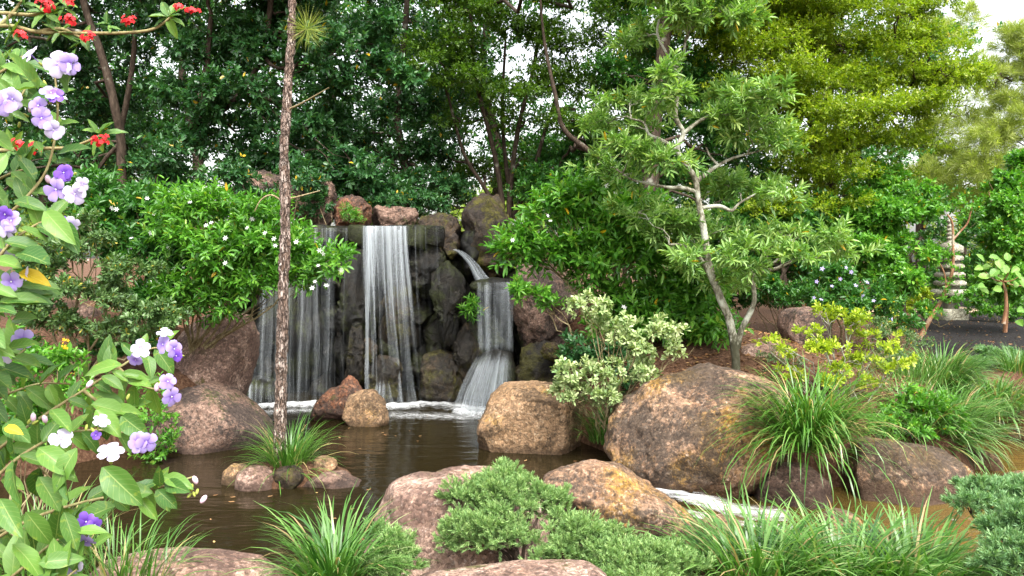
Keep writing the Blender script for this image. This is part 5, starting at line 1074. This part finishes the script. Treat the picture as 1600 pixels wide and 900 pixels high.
# ---------------------------------------------------------------- small trees at far right
sap = thing('sapling', 'thin reddish leaning sapling in front of the pagoda', 'tree', at(1436, 527, 14))
b = MB(); b.tube(smooth_path([at(1436, 530, 14), at(1455, 495, 14), at(1470, 470, 14), at(1487, 428, 14), at(1489, 390, 14), at(1488, 350, 14), at(1480, 335, 14)], 30), np.linspace(0.045, 0.014, 30), 7)
b.tube(smooth_path([at(1489, 375, 14), at(1500, 362, 14), at(1512, 348, 14), at(1518, 325, 14), at(1521, 315, 14)], 16), np.linspace(0.02, 0.01, 16), 6)
b.tube(smooth_path([at(1473, 465, 14), at(1478, 440, 14), at(1470, 415, 14), at(1455, 400, 14)], 14), np.linspace(0.018, 0.008, 14), 6)
b.build('trunk', M['bark_red'], sap)
leaves('crown', foliage([cl(1500, 330, 30, 14, 14), cl(1460, 400, 18, 12, 14), cl(1452, 485, 12, 6, 13.8), cl(1478, 400, 16, 10, 13.9), cl(1500, 425, 14, 8, 13.9), cl(1474, 445, 12, 7, 13.9), cl(1500, 470, 16, 7, 13.8)], 900, 0.07, 0.035, np.random.default_rng(4)), T_MID, M['bright_leaf'], sap)

def big_leaf_mesh(name, mat, Lr=1.0, Wr=0.42, fold=0.10, curl=0.18, seed=0, rows=9, wave=0.02):
    """A leaf of unit length with midrib fold, curled tip and wavy edge."""
    g = np.random.default_rng(seed); t = np.linspace(0, 1, rows); w = np.sin(np.pi * t ** 0.85) ** 0.8 * 0.5 * Wr; w[0] = 0.012; w[-1] = 0.0
    V, UV = [], []
    for k, tt in enumerate(t):
        zc = -curl * tt ** 2
        for s in (-1, -0.5, 0, 0.5, 1):
            z = zc + abs(s) * fold * w[k] * 2 + (wave * math.sin(tt * 17 + s * 2 + seed) * abs(s)) - 0.010 * (s == 0)
            V.append((tt * Lr, s * w[k], z)); UV.append((tt, 0.5 + 0.5 * s))
    Fq = [[k * 5 + j, (k + 1) * 5 + j, (k + 1) * 5 + j + 1, k * 5 + j + 1] for k in range(rows - 1) for j in range(4)]
    return raw_mesh(name, np.array(V), np.array(Fq), mat, smooth=True, uv=np.array(UV))

def near_leaf_mat(name, c1, c2, vein, trans=0.3):
    m, n, l, out = nodes_of(name)
    oi = n.new('ShaderNodeObjectInfo'); col = mixc(n, l, oi.outputs['Random'], c1, c2)
    uv = n.new('ShaderNodeTexCoord'); sx = n.new('ShaderNodeSeparateXYZ'); l.new(uv.outputs['UV'], sx.inputs[0])
    def math_(op, a, b=None, c=None):
        x = n.new('ShaderNodeMath'); x.operation = op
        for i, v in enumerate((a, b, c)):
            if v is None: continue
            if hasattr(v, 'links'): l.new(v, x.inputs[i])
            else: x.inputs[i].default_value = v
        return x.outputs[0]
    ac = math_('ABSOLUTE', math_('SUBTRACT', sx.outputs[1], 0.5))
    mid = math_('LESS_THAN', ac, 0.022)
    ph = math_('FRACT', math_('MULTIPLY', math_('SUBTRACT', sx.outputs[0], math_('MULTIPLY', ac, 0.55)), 8.0))
    vn = math_('LESS_THAN', math_('ABSOLUTE', math_('SUBTRACT', ph, 0.5)), 0.05)
    f = math_('MAXIMUM', math_('MULTIPLY', mid, 0.6), math_('MULTIPLY', vn, 0.26))
    no = n.new('ShaderNodeTexNoise'); no.inputs['Scale'].default_value = 7; no.inputs['Detail'].default_value = 5; l.new(uv.outputs['Object'], no.inputs['Vector'])
    rs = ramp(n, [(0.62, (0, 0, 0)), (0.70, (1, 1, 1))]); l.new(no.outputs[0], rs.inputs[0])
    col = mixc(n, l, math_('MULTIPLY', rs.outputs[0], 0.35), col, (0.32, 0.36, 0.04))
    col = mixc(n, l, f, col, vein)
    n3 = n.new('ShaderNodeTexNoise'); n3.inputs['Scale'].default_value = 16; n3.inputs['Detail'].default_value = 3; l.new(uv.outputs['Object'], n3.inputs['Vector'])
    r3 = ramp(n, [(0.70, (0, 0, 0)), (0.74, (1, 1, 1))]); l.new(n3.outputs[0], r3.inputs[0]); col = mixc(n, l, math_('MULTIPLY', r3.outputs[0], 0.7), col, (0.16, 0.08, 0.03))
    p = n.new('ShaderNodeBsdfPrincipled'); p.inputs['Roughness'].default_value = 0.45; p.inputs['Specular IOR Level'].default_value = 0.4; l.new(col, p.inputs['Base Color'])
    bp = n.new('ShaderNodeBump'); bp.inputs['Strength'].default_value = 0.35; bp.inputs['Distance'].default_value = 0.004; bp.invert = True; l.new(math_('MAXIMUM', mid, vn), bp.inputs['Height']); l.new(bp.outputs[0], p.inputs['Normal'])
    t = n.new('ShaderNodeBsdfTranslucent'); l.new(mixc(n, l, 1.0, col, (1.4, 1.3, 0.5), 'MULTIPLY'), t.inputs[0])
    mx = n.new('ShaderNodeMixShader'); mx.inputs[0].default_value = trans; l.new(p.outputs[0], mx.inputs[1]); l.new(t.outputs[0], mx.inputs[2]); l.new(mx.outputs[0], out.inputs[0])
    return m
NL = near_leaf_mat('broad_leaf', (0.035, 0.11, 0.018), (0.13, 0.26, 0.04), (0.3, 0.38, 0.12))
NY = near_leaf_mat('broad_leaf_yellow', (0.62, 0.42, 0.02), (0.7, 0.5, 0.03), (0.75, 0.6, 0.1))
BL = [big_leaf_mesh('leaf', NL, 1, w, f, c, s) for s, (w, f, c) in enumerate([(0.42, 0.25, 0.15), (0.46, 0.18, 0.28), (0.38, 0.35, 0.08), (0.5, 0.22, 0.2), (0.44, 0.12, 0.36)])]
BLY = big_leaf_mesh('leaf', NY, 1, 0.45, 0.2, 0.3, 9)
RLM = [big_leaf_mesh('leaf', near_leaf_mat('round_leaf', (0.10, 0.24, 0.03), (0.18, 0.34, 0.05), (0.3, 0.4, 0.1)), 1, 0.72, 0.1, 0.15, 3), big_leaf_mesh('leaf', bpy.data.materials['round_leaf'], 1, 0.66, 0.2, 0.25, 6)]

from mathutils import Matrix
def put_leaf(mesh, root, p, dr, up, L, name='leaf'):
    dr = nrmz(np.asarray(dr, float)); up = np.asarray(up, float); s = nrmz(np.cross(up, dr)); u = np.cross(dr, s)
    o = link(name, mesh, root)
    lp = np.asarray(p) - np.array(root.location)
    Mx = Matrix(((dr[0] * L, s[0] * L, u[0] * L, lp[0]), (dr[1] * L, s[1] * L, u[1] * L, lp[1]), (dr[2] * L, s[2] * L, u[2] * L, lp[2]), (0, 0, 0, 1)))
    o.matrix_basis = Mx
    return o
# round leaved sapling
rs_ = thing('round_leaved_sapling', 'small round leaved sapling with tan stem on the black mulch, far right', 'tree', at(1568, 503, 13.5))
b = MB(); b.tube(smooth_path([at(1568, 506, 13.5), at(1572, 480, 13.5), at(1571, 455, 13.5), at(1566, 440, 13.5)], 16), np.linspace(0.035, 0.02, 16), 7)
for q in ((1540, 425), (1595, 430), (1580, 415), (1555, 412), (1610, 445)): b.tube(smooth_path([at(1566, 440, 13.5), at((1566 + q[0]) / 2, (440 + q[1]) / 2 + 4, 13.4), at(q[0], q[1], 13.3)], 8), np.linspace(0.015, 0.006, 8), 5)
b.build('trunk', M['bark_red'], rs_)
g = np.random.default_rng(77)
for x, y in [(1528, 432), (1535, 418), (1548, 415), (1560, 420), (1572, 428), (1585, 424), (1596, 432), (1540, 448), (1552, 440), (1565, 450), (1580, 448), (1592, 418), (1545, 402), (1530, 450), (1600, 448), (1575, 408), (1560, 404), (1610, 425), (1600, 485), (1590, 500), (1612, 470), (1538, 408), (1556, 430), (1588, 440)]:
    put_leaf(RLM[g.integers(0, 2)], rs_, at(x, y, 13.3 + g.uniform(-.2, .2)), np.array([g.normal(0, 1), g.normal(-.3, .5), g.normal(-0.1, .5)]), np.array([g.normal(0, .4), -0.7, 0.7]), 0.19 * g.uniform(0.8, 1.15))

# ---------------------------------------------------------------- red flowered branches, upper left
red = thing('red_flowered_shrub', 'shrub branches with spoon shaped leaves and red flower clusters at upper left', 'shrub', np.array([-2.2, 2.3, 0.55]))
dd = 2.3
b = MB()
rb = [[(-120, 60), (0, 40), (60, 50), (140, 52), (230, 48), (270, 25)], [(-120, 10), (0, 20), (60, 22), (85, 5)], [(-120, 240), (0, 235), (60, 232), (110, 230), (150, 215)], [(60, 50), (95, 45), (125, 58)], [(0, 40), (20, 20), (35, 0)]]
for pts in rb: b.tube(smooth_path([at(x, y, dd) for x, y in pts], 26), np.linspace(0.007, 0.0035, 26), 6)
b.tube(smooth_path([red.location[:], (-2.3, 2.3, 1.6), tuple(at(-120, 240, dd)), tuple(at(-120, 60, dd)), tuple(at(-120, 10, dd))], 30), np.linspace(0.02, 0.007, 30), 7)
b.build('branches', M['green_stem'], red)
SPO = [big_leaf_mesh('leaf', NL, 1, 0.4, 0.2, 0.2, 21), big_leaf_mesh('leaf', NL, 1, 0.36, 0.3, 0.1, 22)]
g = np.random.default_rng(15)
def whorl(x, y, n, L, sp=1.0):
    for k in range(n):
        a = k / n * 2 * math.pi + g.uniform(-.3, .3)
        put_leaf(SPO[k % 2], red, at(x + g.uniform(-4, 4), y + g.uniform(-4, 4), dd), np.array([math.cos(a), g.uniform(-.6, .4), math.sin(a) * 0.8 + 0.1]), np.array([g.normal(0, .3), -0.6, 0.8]), L * g.uniform(0.7, 1.15))
for w in [(262, 28, 9, .062), (155, 212, 9, .062), (75, 20, 9, .06), (95, 48, 7, .055), (35, 5, 7, .055), (20, 50, 6, .05), (60, 232, 6, .05), (20, 232, 7, .055), (130, 62, 5, .05), (170, 40, 4, .04), (105, 10, 6, .055)]: whorl(*w)
def red_cluster(x, y, s):
    c = at(x, y, dd - 0.04); V0 = np.array([(0, 0, 0), (.5, -.3, .1), (1, 0, 0), (.5, .3, .1)]); Vs, Fs = [], []; k = 0
    for f in range(int(16 * s)):
        o = nrmz(g.normal(0, 1, 3)) * np.array([0.024, 0.016, 0.015]) * s * g.uniform(0.3, 1); nn = nrmz(o / 0.02 + np.array([0, -0.6, 0.4])); a = nrmz(np.cross(nn, g.normal(0, 1, 3))); bb = np.cross(nn, a)
        for q in range(5):
            an = q * 1.2566; dv = a * math.cos(an) + bb * math.sin(an); sv = -a * math.sin(an) + bb * math.cos(an)
            Vs.append(c + o + (V0[:, :1] * dv + V0[:, 1:2] * sv * 1.2 + V0[:, 2:] * nn) * 0.0085); Fs.append([k, k + 1, k + 2, k + 3]); k += 4
    child('flower_cluster', np.concatenate(Vs), np.array(Fs), M['red_petal'], red)
for c in [(70, 8, 1.3), (105, 30, 1.1), (200, 30, 1.0), (135, 56, 1.0), (300, 16, 0.9), (33, 53, 0.9), (277, 9, .7), (156, 219, 1.3), (28, 224, 1.0), (52, 230, 1.2), (105, 2, .8)]: red_cluster(*c)

# ---------------------------------------------------------------- purple flowered shrub in the near left
nb = thing('purple_flowered_shrub', 'near shrub with broad leaves and lilac to purple flowers along the left edge', 'shrub', np.array([-1.05, 1.45, 0.55]))
br = [([(-60, 460), (-10, 360), (40, 310), (75, 260), (90, 180), (85, 110)], 1.45), ([(-60, 520), (0, 400), (50, 355), (100, 335)], 1.4), ([(-60, 760), (0, 700), (60, 655), (130, 610), (185, 575), (235, 545), (262, 548)], 1.55),
      ([(-60, 820), (0, 740), (70, 690), (140, 672), (215, 678)], 1.5), ([(-60, 880), (30, 820), (110, 790), (190, 772), (245, 762), (302, 745)], 1.5), ([(-60, 960), (20, 900), (80, 850), (135, 820)], 1.42),
      ([(-60, 560), (-10, 500), (15, 460), (30, 440)], 1.4), ([(-60, 260), (-10, 190), (25, 160), (45, 130)], 1.45), ([(-60, 640), (0, 580), (40, 545)], 1.5), ([(-40, 950), (60, 930), (120, 890)], 1.35), ([(130, 610), (170, 640), (205, 650)], 1.53), ([(185, 575), (215, 600), (250, 610)], 1.55), ([(-60, 720), (-10, 690), (50, 720), (90, 760)], 1.6), ([(-60, 860), (0, 830), (60, 830), (110, 860)], 1.6), ([(-60, 640), (0, 620), (60, 600), (110, 600)], 1.65), ([(-60, 320), (-20, 290), (20, 270), (50, 262)], 1.6), ([(-60, 150), (-10, 120), (20, 100), (35, 88)], 1.5)]
b = MB(); paths = []
for pts, d in br:
    sp = smooth_path([at(x, y, d + 0.0006 * (abs(x) - 60)) for x, y in pts], 30); paths.append(sp); b.tube(sp, np.linspace(0.0036, 0.0016, 30), 7)
for pts, d in br[:10]:
    b.tube(smooth_path([(-1.05, 1.45, 0.5), (-1.12, 1.45, 1.1), tuple(at(pts[0][0], pts[0][1], d))], 12), np.linspace(0.014, 0.0048, 12), 7)
b.build('branches', M['green_stem'], nb)
g = np.random.default_rng(31)
def leaf_at(x, y, d, ax, az, L, facing=None, mesh=None):
    """ax, az: direction of the leaf tip in the photo plane (right, up)."""
    put_leaf(mesh or BL[g.integers(0, 5)], nb, at(x, y, d), np.array([ax, g.uniform(-.55, .15), az]), np.array([g.normal(0, .35), -0.75 + g.normal(0, .2), 0.75]) if facing is None else facing, 0.85 * L * g.uniform(0.9, 1.1))
for k, sp in enumerate(paths):
    T = nrmz(np.gradient(sp, axis=0)); n = 10 if k < 10 else (4 if k < 12 else 8)
    for q in range(n):
        i = int(np.clip(3 + q * 25 / n + g.integers(-1, 2), 0, 29))
        for s in (-1, 1):
            t = T[i]; perp = np.array([-t[2], 0, t[0]]) * s
            dr = t * 0.55 + perp * g.uniform(0.5, 0.9) + np.array([0, g.uniform(-.6, .2), -0.18])
            if g.uniform() < 0.90:
                put_leaf(BL[g.integers(0, 5)], nb, sp[i] + np.array([0, g.uniform(-.03, .03), 0]), dr, np.array([g.normal(0, .3), -0.7, 0.8]), 0.066 * g.uniform(0.6, 1.2) * (0.85 if k < 2 else 1))
# leaves that stand out in the photo
for x, y, d, ax, az, L in [(60, 140, 1.4, -.25, .6, .1), (105, 145, 1.38, .15, .7, .085), (20, 190, 1.4, -.3, .5, .07), (70, 330, 1.35, .6, -.45, .1), (95, 345, 1.36, .5, -.6, .075), (30, 395, 1.35, .9, -.1, .085), (10, 240, 1.35, -.2, -.6, .08), (20, 500, 1.4, .6, .15, .065), (10, 545, 1.4, .5, .1, .07),
                          (190, 570, 1.45, -.9, -.05, .09), (215, 560, 1.5, -.6, .5, .06), (230, 555, 1.5, .4, -.6, .06), (80, 640, 1.45, .7, -.4, .085), (150, 640, 1.45, .6, -.5, .085), (190, 650, 1.45, .6, -.3, .08), (120, 700, 1.4, -.3, -.7, .09), (60, 700, 1.4, .8, -.35, .095), (100, 720, 1.4, .3, -.8, .085), (160, 730, 1.4, .7, -.6, .11), (60, 745, 1.4, .5, -.6, .09),
                          (245, 765, 1.48, .6, -.55, .065), (258, 755, 1.5, .55, .05, .07), (238, 770, 1.48, -.8, .15, .085), (250, 760, 1.48, .1, .6, .06), (215, 775, 1.48, .5, -.6, .075), (255, 745, 1.5, .75, -.1, .07), (180, 790, 1.45, -.7, -.2, .08), (100, 800, 1.4, .3, -.6, .09), (40, 800, 1.38, .4, -.6, .09), (20, 850, 1.36, .6, -.4, .09), (60, 880, 1.36, .7, .1, .08), (10, 660, 1.4, .7, -.2, .08), (20, 720, 1.38, .2, -.7, .1), (0, 780, 1.36, .6, -.5, .1), (120, 830, 1.4, .6, .1, .06), (150, 850, 1.38, .4, .3, .05)]:
    leaf_at(x, y, d, ax, az, L)
leaf_at(30, 425, 1.36, .8, -.2, .065, mesh=BLY); leaf_at(8, 668, 1.36, .7, -.05, .04, mesh=BLY)

# flowers: five ruffled lobes on a thin tube
def petal_mesh(mat, seed):
    V = []; rows = [(0.05, 0.03, 0.0), (0.3, 0.26, 0.03), (0.62, 0.42, 0.02), (0.88, 0.36, -0.04), (1.0, 0.16, -0.10)]
    for r, w, z in rows:
        for s in (-1, 0, 1): V.append((r, s * w, z + (0.05 if s == 0 else 0) + 0.03 * math.sin(r * 9 + s * 2 + seed)))
    Fq = [[k * 3 + j, (k + 1) * 3 + j, (k + 1) * 3 + j + 1, k * 3 + j + 1] for k in range(4) for j in range(2)]
    return raw_mesh('petal', np.array(V), np.array(Fq), mat, smooth=True, uv=np.array([(v[0], 0.5 + v[1]) for v in V]))
def petal_mat(name, inner, outer):
    m, n, l, out = nodes_of(name)
    uv = n.new('ShaderNodeTexCoord'); sx = n.new('ShaderNodeSeparateXYZ'); l.new(uv.outputs['UV'], sx.inputs[0])
    r = ramp(n, [(0.05, inner), (0.45, tuple(0.35 * a + 0.65 * b_ for a, b_ in zip(inner, outer))), (0.8, outer)]); l.new(sx.outputs[0], r.inputs[0])
    p = n.new('ShaderNodeBsdfPrincipled'); p.inputs['Roughness'].default_value = 0.55; l.new(r.outputs[0], p.inputs['Base Color'])
    t = n.new('ShaderNodeBsdfTranslucent'); l.new(r.outputs[0], t.inputs[0]); mx = n.new('ShaderNodeMixShader'); mx.inputs[0].default_value = 0.35
    l.new(p.outputs[0], mx.inputs[1]); l.new(t.outputs[0], mx.inputs[2]); l.new(mx.outputs[0], out.inputs[0]); return m
PM = {'p': petal_mat('petal_purple', (0.10, 0.025, 0.36), (0.2, 0.085, 0.5)), 'l': petal_mat('petal_lilac', (0.22, 0.11, 0.5), (0.42, 0.33, 0.66)), 'w': petal_mat('petal_pale', (0.36, 0.27, 0.6), (0.60, 0.55, 0.70))}
PE = {k: [petal_mesh(m, s) for s in range(2)] for k, m in PM.items()}
tb_ = MB(); tb_.tube([(0, 0, 0.02), (0, 0, -0.25), (0, 0, -0.8), (0, 0, -1.15)], [0.09, 0.06, 0.055, 0.07], 7); V_, F_ = tb_.arrays()
TUBE = raw_mesh('tube', V_, F_, PM['w'], smooth=True)
S, Fc = ico(2); EYE = raw_mesh('eye', S * np.array([.09, .09, .04]) + np.array([0, 0, .05]), Fc, M['white_petal'], smooth=True)
S2 = S * np.array([.14, .14, .25]); BUD = raw_mesh('bud', S2, Fc, M['bud'], smooth=True); CAL = raw_mesh('calyx', S * np.array([.13, .13, .3]), Fc, M['calyx'], smooth=True)
def flower(x, y, rpx, kind, d=1.36, face=None, cup=0.0):
    c = at(x, y, d); s = 0.88 * rpx / F * d
    f = thing('flower', None, None, c - np.array(nb.location)); f.parent = nb
    fc = nrmz(np.array([g.normal(0.15, .35), -1, g.normal(0.2, .3)]) if face is None else np.asarray(face, float))
    f.rotation_euler = Vector(fc).to_track_quat('Z', 'Y').to_euler(); f.scale = (s, s, s)
    a0 = g.uniform(0, 6)
    for k in range(5):
        o = link('petal', PE[kind][k % 2], f); a = a0 + k * 1.2566 + g.normal(0, .07); o.rotation_euler = (g.normal(0, .12), -cup + g.normal(0, .12), a); o.scale = (g.uniform(.92, 1.08), g.uniform(1.0, 1.15), 1)
    link('tube', TUBE, f); link('eye', EYE, f); link('calyx', CAL, f, (0, 0, -1.2))
for x, y, r, k, *fc in [(92, 100, 26, 'w', (0.2, -1, 0.1)), (108, 100, 20, 'l', (.8, -.8, 0)), (48, 85, 18, 'w', (-.4, -.6, .6)), (80, 145, 18, 'l', (.4, -.6, .6)), (86, 150, 15, 'p'), (60, 165, 17, 'l'), (65, 185, 19, 'l', (.1, -1, 0)), (84, 203, 19, 'w', (.2, -1, -.2)), (10, 158, 26, 'l', (.1, -1, .1)), (20, 155, 20, 'w'),
                    (100, 270, 17, 'p', (0, -1, .2)), (105, 272, 14, 'p'), (88, 296, 22, 'l', (-.1, -1, 0)), (117, 303, 19, 'w', (.3, -1, -.1)), (128, 288, 14, 'w', (.9, -.5, .2)), (98, 345, 10, 'p', (-.3, -1, .1)), (110, 352, 16, 'w', (.7, -.6, -.4)), (8, 335, 16, 'p'), (18, 345, 20, 'l'), (12, 360, 16, 'w'), (18, 440, 19, 'l'), (40, 428, 14, 'w'), (5, 550, 22, 'w'), (35, 530, 19, 'l', (.5, -.8, .1)),
                    (220, 545, 17, 'w'), (212, 562, 14, 'l', (0, -.7, -.5)), (258, 520, 14, 'w', (.3, -.5, .8)), (255, 538, 16, 'l'), (272, 545, 16, 'l', (.8, -.7, 0)), (276, 556, 12, 'p'), (262, 596, 15, 'l', (.5, -.8, .2)), (268, 620, 18, 'l', (.8, -.7, -.2)), (95, 685, 20, 'w', (.2, -.7, .6)), (150, 680, 9, 'p'), (158, 658, 15, 'w', (.5, -.4, .8)), (172, 706, 22, 'w', (.2, -.5, .8)), (215, 690, 19, 'l', (-.1, -1, .1)), (228, 692, 19, 'l', (.6, -.8, -.1)), (135, 815, 18, 'p', (.1, -1, .1)), (148, 820, 13, 'p', (.8, -.6, 0)), (135, 845, 17, 'l', (0, -.7, -.6)), (112, 885, 21, 'w', (0, -1, .1))]:
    flower(x, y, r, k, 1.36 if y < 480 else 1.42, fc[0] if fc else None, 0.1)
for x, y in [(305, 750), (318, 780), (52, 652), (140, 600), (70, 655), (245, 605), (75, 280), (48, 170)]:
    o = link('bud', BUD, nb, at(x, y, 1.5) - np.array(nb.location)); o.scale = (.035,) * 3; o.rotation_euler = (g.uniform(-.6, .6), g.uniform(-.6, .6), 0)
for x, y in [(298, 765), (303, 772), (308, 768), (296, 774), (300, 760), (55, 660), (46, 658), (145, 672), (135, 668), (250, 600), (200, 620), (62, 170), (70, 130), (40, 180), (30, 195)]:
    o = link('calyx', CAL, nb, at(x, y, 1.5) - np.array(nb.location)); o.scale = (.022,) * 3; o.rotation_euler = (g.uniform(-1, 1), g.uniform(-1, 1), 0)

# ---------------------------------------------------------------- fallen leaves
g = np.random.default_rng(55); n = 5200
x = np.concatenate([g.uniform(1.2, 5, 2600), g.uniform(4.5, 13, 2000), g.uniform(-4.5, 3, 600)]); y = np.concatenate([g.uniform(8.4, 13, 2600), g.uniform(9, 21, 2000), g.uniform(3.6, 5.0, 600)])
z = height(x, y); keep = z > 0.1; x, y, z = x[keep], y[keep], z[keep]; n = len(x)
a = g.uniform(0, 6.28, n); dr = nrmz(np.stack([np.cos(a), np.sin(a), g.normal(0, .2, n)], -1)); nr = nrmz(np.stack([g.normal(0, .3, n), g.normal(0, .3, n), np.ones(n)], -1))
lit = link('leaf_litter', None) if False else thing('leaf_litter', None, None, (0, 0, 0))
bpy.data.objects.remove(lit)
T, Fi = T_MID; side = nrmz(np.cross(nr, dr)); up = np.cross(dr, side); L = g.uniform(.03, .07, n)
V = np.stack([x, y, z + 0.015], -1)[:, None] + L[:, None, None] * (T[None, :, 0, None] * dr[:, None] + T[None, :, 2, None] * up[:, None] + 0.5 * T[None, :, 1, None] * side[:, None])
o = link('leaf_litter', raw_mesh('leaf_litter', V.reshape(-1, 3), (Fi[None] + (np.arange(n) * 6)[:, None, None]).reshape(-1, 4), M['litter'], attrs={'rnd': np.repeat(g.uniform(0, 1, n), 6)}))
tag(o, kind='stuff')

# a few yellowed leaves afloat on the pond
g = np.random.default_rng(58); n = 46
x = g.uniform(-3.4, 0.9, n); y = g.uniform(5.4, 11, n); keep = (sdf(POOL, x, y) < -0.1); x, y = x[keep], y[keep]; n = len(x)
a = g.uniform(0, 6.28, n); dr = np.stack([np.cos(a), np.sin(a), 0 * a], -1); side = np.stack([-np.sin(a), np.cos(a), 0 * a], -1); L = g.uniform(.03, .06, n)
V = np.stack([x, y, 0 * x + 0.006], -1)[:, None] + L[:, None, None] * (T_MID[0][None, :, 0, None] * dr[:, None] + 0.5 * T_MID[0][None, :, 1, None] * side[:, None] + np.abs(T_MID[0][None, :, 2, None]) * UP)
tag(link('floating_leaves', raw_mesh('floating_leaves', V.reshape(-1, 3), (T_MID[1][None] + (np.arange(n) * 6)[:, None, None]).reshape(-1, 4), M['litter'], attrs={'rnd': np.repeat(g.uniform(0.4, 1, n), 6)})), kind='stuff')
